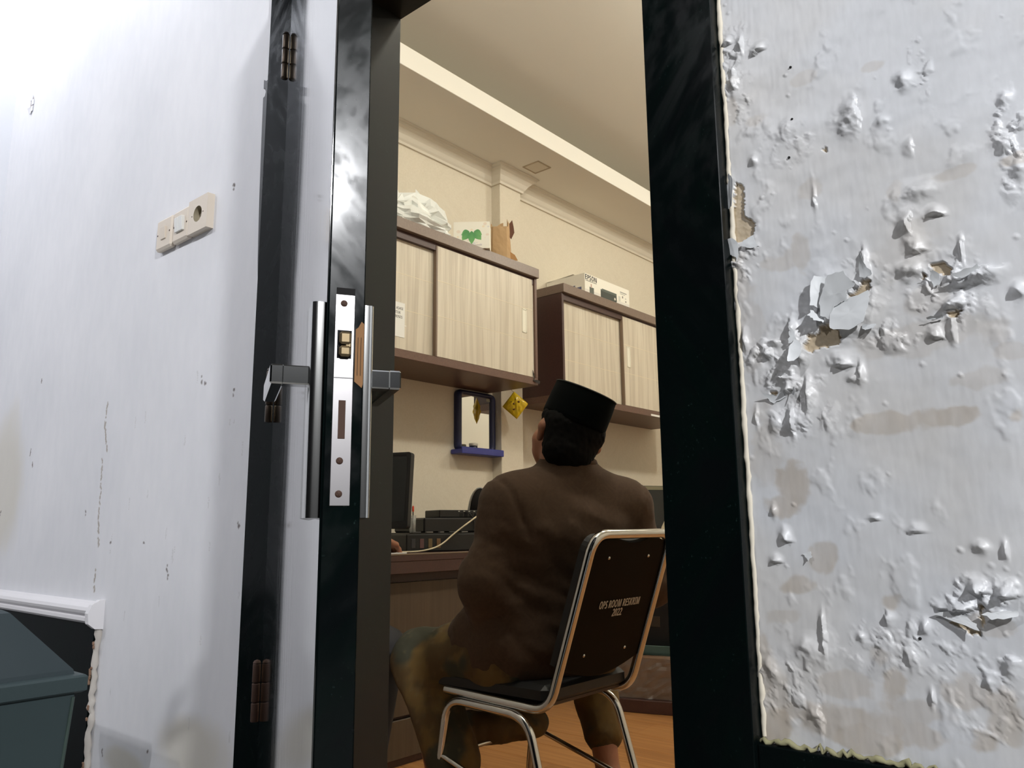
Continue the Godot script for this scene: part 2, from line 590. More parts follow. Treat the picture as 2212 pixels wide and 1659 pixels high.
	slab(st, Vector3(-3.4, -0.1, 0), Vector3(3.8, 0, 3.4))
	put(st, "screed", mat("screed", rgb(120, 118, 114), 0.5), cf)
	# dark marble dado with a white moulding on the switch wall; it stops short of the door
	var bl := structure("baseboard_left", "dark marble dado capped by a white moulding beside the green bin", "baseboard", Vector3(-2.65, 0, 0))
	st = tool()
	slab(st, Vector3(-3.225, 0, 0), Vector3(-2.1, 0.652, 0.012), 0.001)
	put(st, "marble_slab", M.dado_marble, bl)
	st = tool()
	var prof: Array = [Vector2(0, 0.642), Vector2(0.018, 0.642), Vector2(0.024, 0.648), Vector2(0.024, 0.656), Vector2(0.019, 0.659), Vector2(0.019, 0.664), Vector2(0.027, 0.667), Vector2(0.03, 0.674), Vector2(0.027, 0.682), Vector2(0.014, 0.69), Vector2(0, 0.694)]
	moulding(st, Vector3(-3.225, 0, 0), Vector3(-2.095, 0, 0), Vector3(0, 0, 1), prof)
	put(st, "moulding", mat("moulding_paint", rgb(226, 224, 226), 0.5), bl)
	st = tool()
	var cap := PackedVector2Array([Vector2(0, 0.63), Vector2(0.02, 0.632), Vector2(0.036, 0.645), Vector2(0.039, 0.67), Vector2(0.03, 0.69), Vector2(0.012, 0.7), Vector2(0, 0.7)])
	prism(st, Vector3(-2.078, 0, 0), Basis(Vector3(0, 0, 1), Vector3(0, 1, 0), Vector3(1, 0, 0)), cap, 0.018)
	put(st, "end_cap", mat("moulding_paint", rgb(226, 224, 226), 0.5), bl)
	# rough mortar left along the slab's edge, with rust-coloured crumbs
	st = tool()
	var pts: Array = []
	var rr: Array = []
	for k in 45:
		pts.append(Vector3(-2.094 + rng.randfn() * 0.0025, 0.005 + k * 0.0143, 0.006 + rng.randfn() * 0.002))
		rr.append(rng.randf_range(0.006, 0.010))
	tube(st, pts, rr, 8)
	put(st, "mortar_edge", mat("mortar", rgb(196, 190, 182), 0.9), bl)
	st = tool()
	for k in 26:
		box(st, Vector3(-2.094 + rng.randfn() * 0.004, rng.randf_range(0.02, 0.6), 0.016), Vector3(0.007, rng.randf_range(0.005, 0.018), 0.004), 0.0015, Basis(Vector3(0, 0, 1), rng.randf_range(-0.5, 0.5)))
	put(st, "mortar_crumbs", mat("mortar_rust", rgb(132, 104, 84), 0.9), bl).set_meta("kind", "stuff")
	var br := structure("baseboard_right", "dark green marble dado under the peeling wall", "baseboard", Vector3(0.4, 0, 0))
	st = tool()
	slab(st, Vector3(-0.392, 0, 0), Vector3(3.8, 0.634, 0.014), 0.001)
	put(st, "marble_slab", M.dado_marble, br)
	st = tool()
	pts = []
	rr = []
	for k in 280:
		pts.append(Vector3(-0.392 + k * 0.004, 0.637 + rng.randfn() * 0.0016, 0.006 + rng.randfn() * 0.001))
		rr.append(rng.randf_range(0.0012, 0.0042))
	tube(st, pts, rr, 7)
	put(st, "grout_line", mat("old_grout", rgb(150, 146, 112), 0.9), br)

# ---------------------------------------------------------------- door frame

func doorway() -> void:
	var rng := RandomNumberGenerator.new()
	rng.seed = 17
	var tr := structure("trim_1", "wide black-green marble door casing beside the peeling wall", "door frame", Vector3(-0.44, 0, 0))
	var st := tool()
	slab(st, Vector3(-0.489, 0, 0), Vector3(-0.392, 2.19, 0.023), 0.0010)
	put(st, "casing", M.dark_marble, tr)
	st = tool()
	slab(st, Vector3(-0.489, 0, -0.28), Vector3(-0.475, 2.109, 0))
	put(st, "jamb_lining", M.jamb_laminate, tr)
	# cream sealant squeezed along the casing, thick and thin
	st = tool()
	var pts: Array = []
	var rr: Array = []
	for k in 210:
		pts.append(Vector3(-0.3895 + rng.randfn() * 0.0004, 0.64 + k * 0.0074, 0.0))
		rr.append(0.0024 + absf(noise.get_noise_1d(k * 0.13)) * 0.0026 + rng.randf() * 0.0006)
	tube(st, pts, rr, 7)
	put(st, "sealant_bead", M.sealant, tr)
	var tl := structure("trim_2", "dark marble door casing carrying the hinges beside the switch wall", "door frame", Vector3(-1.38, 0, 0))
	st = tool()
	slab(st, Vector3(-1.424, 0, 0), Vector3(-1.335, 2.19, 0.02), 0.0012)
	put(st, "casing", M.dark_marble, tl)
	st = tool()
	slab(st, Vector3(-1.349, 0, -0.28), Vector3(-1.335, 2.109, 0), 0.001)
	put(st, "jamb_lining", M.jamb_laminate, tl)
	# a loose black edging strip standing off behind the casing, with a bite out of its end
	st = tool()
	var strip := PackedVector2Array([Vector2(0.004, 1.33), Vector2(-0.004, 1.42), Vector2(-0.010, 1.55), Vector2(-0.014, 1.70), Vector2(-0.0155, 1.795), Vector2(-0.009, 1.797), Vector2(-0.006, 1.806), Vector2(-0.009, 1.815), Vector2(-0.0155, 1.817), Vector2(-0.0155, 1.838), Vector2(-0.006, 1.832), Vector2(0.004, 1.832)])
	prism(st, Vector3(-1.424, 0, 0.019), Basis(), strip, 0.008)
	put(st, "edging_strip", mat("edging_black", rgb(20, 21, 25), 0.5), tl)
	var th := structure("trim_3", "dark marble head piece across the top of the doorway", "door frame", Vector3(-0.9, 2.1, 0))
	st = tool()
	slab(st, Vector3(-1.335, 2.095, 0), Vector3(-0.489, 2.19, 0.02), 0.0012)
	put(st, "casing", M.dark_marble, th)
	st = tool()
	slab(st, Vector3(-1.335, 2.095, -0.28), Vector3(-0.489, 2.109, 0))
	put(st, "jamb_lining", M.jamb_laminate, th)

# ---------------------------------------------------------------- door leaf

func door_leaf() -> void:
	# local axes: x from the hinge to the free edge, z out of the corridor face; the leaf lies between z = -0.037 and 0
	var d := structure("door_1", "glossy dark marble-patterned door standing ajar with chrome lever handles", "door", Vector3(-1.335, 0, 0.025), -deg_to_rad(29.15))
	var T := d.transform
	var W := 0.82
	var TH := 0.037
	var lb := func(lo: Vector3, hi: Vector3, bev: float, called: String, m: Material, par: Node3D) -> MeshInstance3D:
		var s := tool()
		slab(s, lo, hi, bev)
		return put(s, called, m, par, true)
	lb.call(Vector3(0.004, 0.012, -TH), Vector3(W, 2.085, -0.0015), 0.0012, "leaf", M.edge_marble, d)
	lb.call(Vector3(0.004, 0.012, -0.0015), Vector3(W - 0.0005, 2.085, 0), 0.0004, "face_panel", M.door_laminate, d)
	# lock faceplate on the free edge, s counts from the corridor face inwards
	var fp: MeshInstance3D = lb.call(Vector3(W - 0.001, 0.887, -0.027), Vector3(W + 0.0012, 1.092, -0.0082), 0.0004, "lock_faceplate", M.brushed_steel, d)
	lb.call(Vector3(W - 0.001, 1.0915, -0.027), Vector3(W + 0.0006, 1.099, -0.009), 0.0002, "mortise_notch", M.dark_hole, d)
	lb.call(Vector3(W + 0.0008, 1.028, -0.0246), Vector3(W + 0.0015, 1.056, -0.0108), 0.0002, "latch_opening", M.dark_hole, fp)
	var st := tool()
	# a spring latch: two bevelled jaws on a waist
	box(st, Vector3(W + 0.004, 1.0475, -0.018), Vector3(0.006, 0.0125, 0.0115), 0.0022)
	box(st, Vector3(W + 0.004, 1.0345, -0.018), Vector3(0.006, 0.0105, 0.0115), 0.0022)
	box(st, Vector3(W + 0.003, 1.041, -0.021), Vector3(0.0045, 0.006, 0.006), 0.001)
	put(st, "spring_latch", M.brass, fp, true)
	lb.call(Vector3(W + 0.0008, 0.95, -0.0206), Vector3(W + 0.0016, 0.987, -0.0139), 0.0002, "bolt_slot", M.rust, fp)
	lb.call(Vector3(W + 0.001, 1.0085, -0.0268), Vector3(W + 0.0016, 1.0094, -0.0084), 0.0, "plate_joint", M.worn_chrome, fp)
	for y in [1.083, 0.929, 0.898]:
		st = tool()
		lathe(st, Vector3(W + 0.0011, y, -0.0164), [Vector2(0.0001, 0.0011), Vector2(0.0024, 0.0009), Vector2(0.0034, 0.0002), Vector2(0.0036, -0.0004)], 14, Basis(Vector3(0, 0, 1), -PI / 2))
		box(st, Vector3(W + 0.0023, y, -0.0164), Vector3(0.0003, 0.0048, 0.0007), 0.0, Basis(Vector3(1, 0, 0), 0.6))
		box(st, Vector3(W + 0.0023, y, -0.0164), Vector3(0.0003, 0.0048, 0.0007), 0.0, Basis(Vector3(1, 0, 0), 0.6 + PI / 2))
		put(st, "screw", M.rust, fp, true)
	# laminate broken away beside the latch: raw timber shows
	st = tool()
	prism(st, Vector3(W + 0.0006, 0, 0), Basis(Vector3(0, 0, -1), Vector3(0, 1, 0), Vector3(1, 0, 0)), PackedVector2Array([Vector2(0.0282, 1.006), Vector2(0.032, 1.003), Vector2(0.0355, 1.0), Vector2(0.0366, 1.004), Vector2(0.0366, 1.064), Vector2(0.034, 1.066), Vector2(0.031, 1.06), Vector2(0.0285, 1.058)]), 0.002)
	var rw := put(st, "raw_timber", M.raw_wood, d, true)
	for sl in [0.0308, 0.0338]:
		lb.call(Vector3(W + 0.0005, 1.012, -sl - 0.0003), Vector3(W + 0.0009, 1.05, -sl + 0.0001), 0.0, "timber_split", M.dark_hole, rw)
	# handles: long backplate, square neck and a lever turned back towards the hinges, on both faces
	for sgn in [1.0, -1.0]:
		var z0: float = 0.0 if sgn > 0 else -TH
		st = tool()
		var thk: float = 0.0135 if sgn > 0 else 0.0105
		var sec := PackedVector2Array()
		for q in 4:
			var qx: float = [1, -1, -1, 1][q]
			var qz: float = [1, 1, -1, -1][q]
			for k in 6:
				var a := PI / 2 * q + PI / 2 * k / 5
				var rc := thk * (0.46 if qz * sgn > 0 else 0.12)
				sec.append(Vector2(0.791 + qx * (0.0235 - rc) + cos(a) * rc, z0 + sgn * thk / 2 + qz * (thk / 2 - rc) + sin(a) * rc))
		var nsec := sec.size()
		for k in nsec:
			var p0 := sec[k]
			var p1 := sec[(k + 1) % nsec]
			var om := (p0 + p1) / 2 - Vector2(0.791, z0 + sgn * thk / 2)
			st.set_smooth_group(0)
			quad(st, Vector3(p0.x, 0.876, p0.y), Vector3(p1.x, 0.876, p1.y), Vector3(p1.x, 1.085, p1.y), Vector3(p0.x, 1.085, p0.y), Vector3(om.x * 0.3, 0, om.y))
			st.set_smooth_group(-1)
			tri(st, Vector3(0.791, 1.087, z0 + sgn * thk / 2), Vector3(p0.x, 1.085, p0.y), Vector3(p1.x, 1.085, p1.y), Vector3.UP)
			tri(st, Vector3(0.791, 0.874, z0 + sgn * thk / 2), Vector3(p0.x, 0.876, p0.y), Vector3(p1.x, 0.876, p1.y), Vector3.DOWN)
		var hp := put(st, "handle_backplate", M.worn_chrome, d, true)
		st = tool()
		var reach: float = 0.0493 if sgn > 0 else 0.0405
		box(st, Vector3(0.797, 1.0125, z0 + sgn * (reach + 0.006) / 2), Vector3(0.017, 0.0185, reach - 0.006), 0.0012)
		box(st, Vector3(0.7975 - 0.05, 1.0125, z0 + sgn * (reach - 0.0065)), Vector3(0.118, 0.0192, 0.013), 0.0016)
		put(st, "lever", M.chrome, hp, true)
	for y in [1.845, 1.12, 0.575]:
		st = tool()
		for k in 3:
			lathe(st, Vector3(-0.002, y - 0.05 + k * 0.034, 0.008), [Vector2(0.0005, 0), Vector2(0.0068, 0.0006), Vector2(0.0072, 0.002), Vector2(0.0072, 0.031), Vector2(0.0066, 0.0328), Vector2(0.0005, 0.0332)], 12)
		lathe(st, Vector3(-0.002, y + 0.052, 0.008), [Vector2(0.0072, 0), Vector2(0.0055, 0.004), Vector2(0.0005, 0.006)], 12)
		put(st, "hinge", M.rust if y < 1.0 else M.hinge_steel, d, true)

# ---------------------------------------------------------------- the peeling wall

func peeling_wall() -> void:
	var X0 := -0.392
	var X1 := 0.32
	var Y0 := 0.634
	var Y1 := 1.72
	var stp := 0.0016
	var nx := int((X1 - X0) / stp) + 1
	var ny := int((Y1 - Y0) / stp) + 1
	var H := PackedFloat32Array()
	var S := PackedFloat32Array()
	var E := PackedFloat32Array()
	H.resize(nx * ny)
	S.resize(nx * ny)
	E.resize(nx * ny)
	var rng := RandomNumberGenerator.new()
	rng.seed = 3
	for j in ny:
		var y := Y0 + j * stp
		for i in nx:
			var x := X0 + i * stp
			var a := noise.get_noise_2d(x * 7.0, y * 7.0)
			var b := noise.get_noise_2d(x * 130.0, y * 16.0)
			var c := noise.get_noise_2d(x * 22.0 + 5.0, y * 15.0)
			H[j * nx + i] = a * 0.0016 + b * 0.00014 + 0.0006 + 0.0011 * smoothstep(0.12, 0.5, c) * smoothstep(-0.15, 0.25, a)
	# zones where the paint has crumpled
	for c in [[-0.3350, 1.0436, 0.0559, 0.0475, 0.0030], [-0.1645, 1.0957, 0.0474, 0.0449, 0.0042], [-0.2180, 1.0591, 0.0409, 0.0205, 0.0036], [-0.1624, 0.7971, 0.0406, 0.0253, 0.0042], [-0.3718, 1.4278, 0.0248, 0.0857, 0.0026], [-0.2400, 0.7446, 0.0691, 0.0374, 0.0022], [-0.3605, 0.6959, 0.0494, 0.0427, 0.0026], [-0.3788, 1.1805, 0.0295, 0.0343, 0.0030], [-0.0952, 1.2377, 0.0222, 0.0750, 0.0030], [-0.3210, 0.9839, 0.0447, 0.0282, 0.0030], [-0.2526, 1.1191, 0.0414, 0.0408, 0.0020], [-0.3155, 1.3086, 0.0370, 0.0343, 0.0012], [-0.1714, 0.7094, 0.0439, 0.0491, 0.0018], [-0.3554, 1.0629, 0.0321, 0.0216, 0.0030], [-0.1675, 1.3374, 0.0129, 0.0619, 0.0022]]:
		var i0 := maxi(0, int((c[0] - c[2] - X0) / stp))
		var i1 := mini(nx - 1, int((c[0] + c[2] - X0) / stp))
		var j0 := maxi(0, int((c[1] - c[3] - Y0) / stp))
		var j1 := mini(ny - 1, int((c[1] + c[3] - Y0) / stp))
		for j in range(j0, j1 + 1):
			for i in range(i0, i1 + 1):
				var x := X0 + i * stp
				var y := Y0 + j * stp
				var q := Vector2((x - c[0]) / c[2], (y - c[1]) / c[3]).length()
				if q < 1.0:
					var wx := noise.get_noise_2d(x * 16.0, y * 16.0) * 0.5
					var n1 := noise.get_noise_2d(x * 30.0 + wx, y * 19.0 + wx)
					var n2 := noise.get_noise_2d(x * 62.0 + 13.0, y * 44.0 + wx)
					var fade := 1.0 - q * q
					# lifted sheets with a broken rim, and small crumpled scales on them
					var sheet := smoothstep(0.04, 0.11, n1 - 0.22 * q) * (0.45 + 1.1 * n1)
					var scale := smoothstep(0.12, 0.2, n2 - 0.2 * q) * (0.3 + n2)
					H[j * nx + i] += c[4] * fade * (sheet * 0.95 + scale * 0.6 + maxf(n1 + 0.25, 0.0) * 0.6)
	# single blisters: [x, y, rx, ry, height, cut side (0 none, 1 right, 2 left, 3 below, 4 above)]
	for c in [[-0.2410, 1.3153, 0.0182, 0.0196, 0.007, 1], [-0.1835, 1.3374, 0.0089, 0.0116, 0.005, 0], [-0.2072, 1.2985, 0.0069, 0.0069, 0.0035, 0], [-0.1847, 1.2593, 0.0061, 0.0082, 0.003, 1], [-0.1796, 1.2086, 0.0196, 0.0120, 0.006, 0], [-0.1940, 1.1741, 0.0096, 0.0120, 0.008, 1], [-0.1706, 1.1784, 0.0084, 0.0079, 0.007, 3], [-0.1913, 1.1504, 0.0112, 0.0148, 0.006, 3], [-0.2410, 1.1417, 0.0042, 0.0164, 0.009, 2], [-0.1480, 1.1358, 0.0032, 0.0124, 0.007, 1], [-0.1350, 1.1110, 0.0178, 0.0112, 0.010, 4], [-0.1983, 1.1278, 0.0121, 0.0099, 0.007, 0], [-0.1598, 1.0793, 0.0121, 0.0071, 0.009, 3], [-0.1813, 1.0529, 0.0083, 0.0104, 0.007, 3], [-0.1640, 1.0581, 0.0045, 0.0140, 0.006, 1], [-0.0957, 1.2816, 0.0061, 0.0077, 0.005, 0], [-0.1030, 1.2355, 0.0084, 0.0105, 0.006, 0], [-0.0927, 1.2066, 0.0067, 0.0103, 0.007, 0], [-0.1041, 1.0823, 0.0066, 0.0099, 0.007, 0], [-0.3826, 1.0783, 0.0051, 0.0177, 0.006, 2], [-0.3116, 1.3237, 0.0150, 0.0149, 0.0025, 0], [-0.3561, 1.3014, 0.0052, 0.0076, 0.005, 0], [-0.2885, 1.2367, 0.0031, 0.0197, 0.0025, 1], [-0.3806, 1.4669, 0.0067, 0.0095, 0.006, 3], [-0.3626, 1.4558, 0.0054, 0.0136, 0.007, 1], [-0.3407, 1.4411, 0.0080, 0.0079, 0.006, 3], [-0.3760, 1.4105, 0.0042, 0.0197, 0.004, 0], [-0.2739, 1.0390, 0.0106, 0.0101, 0.007, 3], [-0.3191, 1.0573, 0.0083, 0.0137, 0.008, 2], [-0.3240, 1.0834, 0.0063, 0.0117, 0.008, 2], [-0.3464, 1.0735, 0.0108, 0.0070, 0.007, 4], [-0.2556, 1.0273, 0.0051, 0.0119, 0.005, 2], [-0.3359, 1.0303, 0.0084, 0.0079, 0.008, 4], [-0.3317, 1.0160, 0.0083, 0.0105, 0.008, 3], [-0.3137, 1.0054, 0.0076, 0.0196, 0.008, 2], [-0.3319, 0.9776, 0.0042, 0.0145, 0.007, 1], [-0.3502, 0.9814, 0.0106, 0.0126, 0.004, 0], [-0.3740, 0.9864, 0.0028, 0.0118, 0.004, 1], [-0.2609, 1.0204, 0.0075, 0.0080, 0.004, 0], [-0.3506, 0.8516, 0.0068, 0.0100, 0.007, 3], [-0.3644, 0.8279, 0.0069, 0.0065, 0.006, 3], [-0.3623, 0.8806, 0.0037, 0.0072, 0.005, 0], [-0.2560, 0.8714, 0.0063, 0.0042, 0.004, 3], [-0.2146, 0.8585, 0.0084, 0.0072, 0.004, 3], [-0.1620, 0.8427, 0.0077, 0.0069, 0.005, 0], [-0.1403, 0.8429, 0.0037, 0.0084, 0.006, 1], [-0.1680, 0.8028, 0.0084, 0.0102, 0.009, 3], [-0.1447, 0.8017, 0.0103, 0.0117, 0.010, 3], [-0.1880, 0.7864, 0.0150, 0.0073, 0.009, 3], [-0.3152, 0.7512, 0.0039, 0.0197, 0.006, 1], [-0.3346, 0.7336, 0.0186, 0.0123, 0.005, 0], [-0.2519, 0.7712, 0.0070, 0.0072, 0.005, 2], [-0.2170, 0.7665, 0.0050, 0.0070, 0.005, 0], [-0.2790, 0.7526, 0.0046, 0.0046, 0.004, 0], [-0.2305, 0.7384, 0.0109, 0.0131, 0.003, 2], [-0.1476, 0.7396, 0.0080, 0.0130, 0.007, 4], [-0.3754, 0.7101, 0.0104, 0.0155, 0.005, 0], [-0.3295, 0.6668, 0.0106, 0.0157, 0.006, 1], [-0.1684, 0.7208, 0.0038, 0.0041, 0.004, 0], [-0.2172, 0.6996, 0.0033, 0.0085, 0.004, 1], [-0.2556, 1.0834, 0.0279, 0.0203, 0.005, 0], [-0.2781, 1.1086, 0.0290, 0.0311, 0.006, 0]]:
		var i0 := maxi(0, int((c[0] - c[2] * 1.7 - X0) / stp))
		var i1 := mini(nx - 1, int((c[0] + c[2] * 1.7 - X0) / stp))
		var j0 := maxi(0, int((c[1] - c[3] * 1.7 - Y0) / stp))
		var j1 := mini(ny - 1, int((c[1] + c[3] * 1.7 - Y0) / stp))
		for j in range(j0, j1 + 1):
			for i in range(i0, i1 + 1):
				var x := X0 + i * stp
				var y := Y0 + j * stp
				var u: float = (x - c[0]) / c[2]
				var v: float = (y - c[1]) / c[3]
				var wv := noise.get_noise_2d(x * 48.0, y * 48.0)
				var w2 := noise.get_noise_2d(x * 17.0 + 9.0, y * 17.0)
				u += w2 * 0.55 + wv * 0.22
				v += noise.get_noise_2d(x * 17.0, y * 17.0 + 31.0) * 0.55 + wv * 0.22
				var q := u * u + v * v
				if q < 3.2:
					var k := exp(-q * 1.5) * smoothstep(3.2, 1.8, q) * (1.0 + wv * 0.5)
					var cut: int = c[5]
					if cut > 0:
						var e: float = [0.0, u, -u, -v, v][cut]
						k *= smoothstep(0.36, 0.27, e) * (1.0 + 0.5 * maxf(e, 0.0))
					H[j * nx + i] += c[4] * k
	# scattered grit and small bubbles
	for n in 240:
		var cx := rng.randf_range(X0, X1)
		var cy := rng.randf_range(Y0, Y1)
		if noise.get_noise_2d(cx * 5.0 + 3.0, cy * 5.0) < -0.05:
			continue
		var r := rng.randf_range(0.0013, 0.0032)
		var hh := r * rng.randf_range(0.25, 0.5)
		for j in range(maxi(0, int((cy - r - Y0) / stp)), mini(ny - 1, int((cy + r - Y0) / stp) + 1) + 1):
			for i in range(maxi(0, int((cx - r - X0) / stp)), mini(nx - 1, int((cx + r - X0) / stp) + 1) + 1):
				var q := Vector2(X0 + i * stp - cx, Y0 + j * stp - cy).length() / r
				if q < 1.0:
					H[j * nx + i] += hh * (1.0 - q * q)
	# patches where the paint has fallen and the sandy render shows
	for poly in [PackedVector2Array([Vector2(-0.3820, 1.2800), Vector2(-0.3730, 1.2740), Vector2(-0.3740, 1.2350), Vector2(-0.3610, 1.2220), Vector2(-0.3640, 1.2080), Vector2(-0.3800, 1.2020), Vector2(-0.3980, 1.2080), Vector2(-0.3980, 1.2450), Vector2(-0.3870, 1.2480), Vector2(-0.3830, 1.2770)]), PackedVector2Array([Vector2(-0.2950, 1.0830), Vector2(-0.2820, 1.0830), Vector2(-0.2720, 1.0670), Vector2(-0.2750, 1.0580), Vector2(-0.2990, 1.0580), Vector2(-0.3050, 1.0540), Vector2(-0.3130, 1.0590), Vector2(-0.3080, 1.0750), Vector2(-0.2970, 1.0760)]), PackedVector2Array([Vector2(-0.2600, 1.1110), Vector2(-0.2470, 1.1190), Vector2(-0.2450, 1.1260), Vector2(-0.2380, 1.1230), Vector2(-0.2380, 1.1150), Vector2(-0.2450, 1.1090), Vector2(-0.2560, 1.1040), Vector2(-0.2610, 1.1040)]), PackedVector2Array([Vector2(-0.1780, 1.1280), Vector2(-0.1660, 1.1280), Vector2(-0.1600, 1.1180), Vector2(-0.1610, 1.1100), Vector2(-0.1710, 1.1160), Vector2(-0.1780, 1.1200)]), PackedVector2Array([Vector2(-0.3560, 1.0160), Vector2(-0.3470, 1.0140), Vector2(-0.3490, 1.0110), Vector2(-0.3560, 1.0110)]), PackedVector2Array([Vector2(-0.1680, 1.0730), Vector2(-0.1610, 1.0760), Vector2(-0.1550, 1.0740), Vector2(-0.1580, 1.0690), Vector2(-0.1630, 1.0680)]), PackedVector2Array([Vector2(-0.1870, 1.1190), Vector2(-0.1820, 1.1170), Vector2(-0.1840, 1.1120), Vector2(-0.1880, 1.1130)]), PackedVector2Array([Vector2(-0.2760, 1.2900), Vector2(-0.2700, 1.2880), Vector2(-0.2710, 1.2840), Vector2(-0.2760, 1.2860)]), PackedVector2Array([Vector2(-0.2000, 0.7740), Vector2(-0.1840, 0.7730), Vector2(-0.1700, 0.7630), Vector2(-0.1690, 0.7600), Vector2(-0.1830, 0.7650)]), PackedVector2Array([Vector2(-0.1680, 0.7900), Vector2(-0.1650, 0.7880), Vector2(-0.1670, 0.7710), Vector2(-0.1700, 0.7690), Vector2(-0.1680, 0.7800)])]:
		var lo := Vector2(9, 9)
		var hi := Vector2(-9, -9)
		for p in poly:
			lo = lo.min(p)
			hi = hi.max(p)
		for j in range(maxi(0, int((lo.y - Y0) / stp) - 2), mini(ny - 1, int((hi.y - Y0) / stp) + 3)):
			for i in range(maxi(0, int((lo.x - X0) / stp) - 2), mini(nx - 1, int((hi.x - X0) / stp) + 3)):
				var x := X0 + i * stp
				var y := Y0 + j * stp
				var p := Vector2(x + noise.get_noise_2d(x * 90.0, y * 90.0) * 0.0025, y + noise.get_noise_2d(x * 90.0 + 50.0, y * 90.0) * 0.0025)
				if Geometry2D.is_point_in_polygon(p, poly):
					E[j * nx + i] = 1.0
					H[j * nx + i] = -0.0022 + noise.get_noise_2d(x * 120.0, y * 120.0) * 0.0004
	# damp stains with a tide line
	for c in [[-0.3370, 0.9089, 0.0224, 0.0293, 0.9], [-0.3516, 0.8880, 0.0207, 0.0132, 0.8], [-0.2465, 0.9697, 0.0420, 0.0116, 0.75], [-0.1738, 0.9707, 0.0254, 0.0110, 0.8], [-0.1186, 0.9639, 0.0110, 0.0096, 0.8], [-0.3076, 0.8337, 0.0183, 0.0173, 0.75], [-0.3451, 0.8002, 0.0202, 0.0108, 0.75], [-0.2503, 0.7116, 0.0154, 0.0228, 0.85], [-0.2605, 0.7339, 0.0175, 0.0134, 0.5], [-0.1759, 0.6652, 0.0172, 0.0138, 0.9], [-0.2480, 0.7899, 0.0165, 0.0127, 0.8], [-0.2878, 1.3839, 0.0188, 0.0115, 0.45], [-0.3499, 1.3495, 0.0226, 0.0143, 0.5], [-0.2144, 1.3651, 0.0122, 0.0076, 0.5], [-0.3095, 1.1697, 0.0094, 0.0239, 0.6], [-0.0956, 1.2158, 0.0149, 0.0075, 0.7], [-0.2958, 1.2445, 0.0175, 0.0144, 0.45], [-0.2062, 1.2150, 0.0116, 0.0205, 0.4], [-0.1440, 1.2180, 0.0201, 0.0068, 0.5], [-0.3814, 1.3748, 0.0143, 0.0366, 0.5], [-0.3816, 0.6887, 0.0208, 0.0433, 0.55], [-0.3140, 0.6649, 0.0676, 0.0182, 0.75], [-0.2266, 0.6647, 0.0476, 0.0152, 0.6], [-0.4013, 0.6718, 0.0161, 0.0436, 0.8], [-0.3551, 0.7684, 0.0203, 0.0098, 0.4], [-0.3817, 0.6506, 0.0357, 0.0238, 1.0], [-0.3906, 0.7120, 0.0159, 0.0294, 0.7], [-0.2831, 0.6518, 0.0394, 0.0150, 0.9], [-0.1907, 0.7071, 0.0231, 0.0167, 0.6], [-0.1590, 0.6869, 0.0182, 0.0241, 0.7], [-0.2969, 0.7032, 0.0274, 0.0137, 0.5], [-0.3840, 1.1469, 0.0172, 0.0509, 0.45], [-0.1491, 1.0034, 0.0306, 0.0118, 0.4], [-0.1902, 1.0960, 0.0252, 0.0242, 0.35], [-0.2288, 0.6855, 0.0324, 0.0171, 0.5], [-0.3683, 0.9565, 0.0321, 0.0472, 0.35], [-0.3755, 1.0996, 0.0191, 0.0662, 0.3], [-0.1908, 1.1361, 0.0378, 0.0392, 0.2], [-0.1900, 1.0519, 0.0643, 0.0190, 0.35], [-0.1157, 1.0260, 0.0147, 0.0089, 0.4], [-0.3371, 1.1650, 0.0319, 0.0133, 0.45], [-0.1612, 0.7721, 0.0223, 0.0100, 0.5]]:
		for j in range(maxi(0, int((c[1] - c[3] * 1.4 - Y0) / stp)), mini(ny - 1, int((c[1] + c[3] * 1.4 - Y0) / stp))):
			for i in range(maxi(0, int((c[0] - c[2] * 1.4 - X0) / stp)), mini(nx - 1, int((c[0] + c[2] * 1.4 - X0) / stp))):
				var x := X0 + i * stp
				var y := Y0 + j * stp
				var q := Vector2((x - c[0]) / c[2], (y - c[1]) / c[3]).length() + noise.get_noise_2d(x * 9.0, y * 9.0) * 0.75 + noise.get_noise_2d(x * 34.0, y * 34.0) * 0.4
				if q < 1.0:
					S[j * nx + i] = maxf(S[j * nx + i], c[4] * smoothstep(1.0, 0.66, q) * (0.75 + 0.25 * noise.get_noise_2d(x * 40.0, y * 12.0)))
	# mesh
	var vs := PackedVector3Array()
	var ns := PackedVector3Array()
	var cs := PackedColorArray()
	vs.resize(nx * ny)
	ns.resize(nx * ny)
	cs.resize(nx * ny)
	var paint := Color(0.60, 0.615, 0.64)
	var warm := Color(0.57, 0.56, 0.545)
	var tan := Color(0.40, 0.335, 0.26)
	var sand := Color(0.46, 0.375, 0.26)
	for j in ny:
		for i in nx:
			var o := j * nx + i
			var x := X0 + i * stp
			var y := Y0 + j * stp
			vs[o] = Vector3(x, y, H[o])
			var dx := H[j * nx + mini(i + 1, nx - 1)] - H[j * nx + maxi(i - 1, 0)]
			var dy := H[mini(j + 1, ny - 1) * nx + i] - H[maxi(j - 1, 0) * nx + i]
			ns[o] = Vector3(-dx, -dy, 2.0 * stp).normalized()
			var a := noise.get_noise_2d(x * 4.0 + 20.0, y * 4.0)
			var b := noise.get_noise_2d(x * 150.0, y * 30.0)
			var c := paint.lerp(warm, clampf(a + 0.35, 0.0, 1.0))
			c = c.lerp(tan, clampf(S[o] * 0.85, 0.0, 1.0))
			if E[o] > 0.5:
				c = sand * (1.0 + 0.18 * noise.get_noise_2d(x * 200.0, y * 200.0))
			c = c * (1.0 + b * 0.05)
			cs[o] = Color(c.r, c.g, c.b, 1.0)
	var idx := PackedInt32Array()
	idx.resize((nx - 1) * (ny - 1) * 6)
	var w := 0
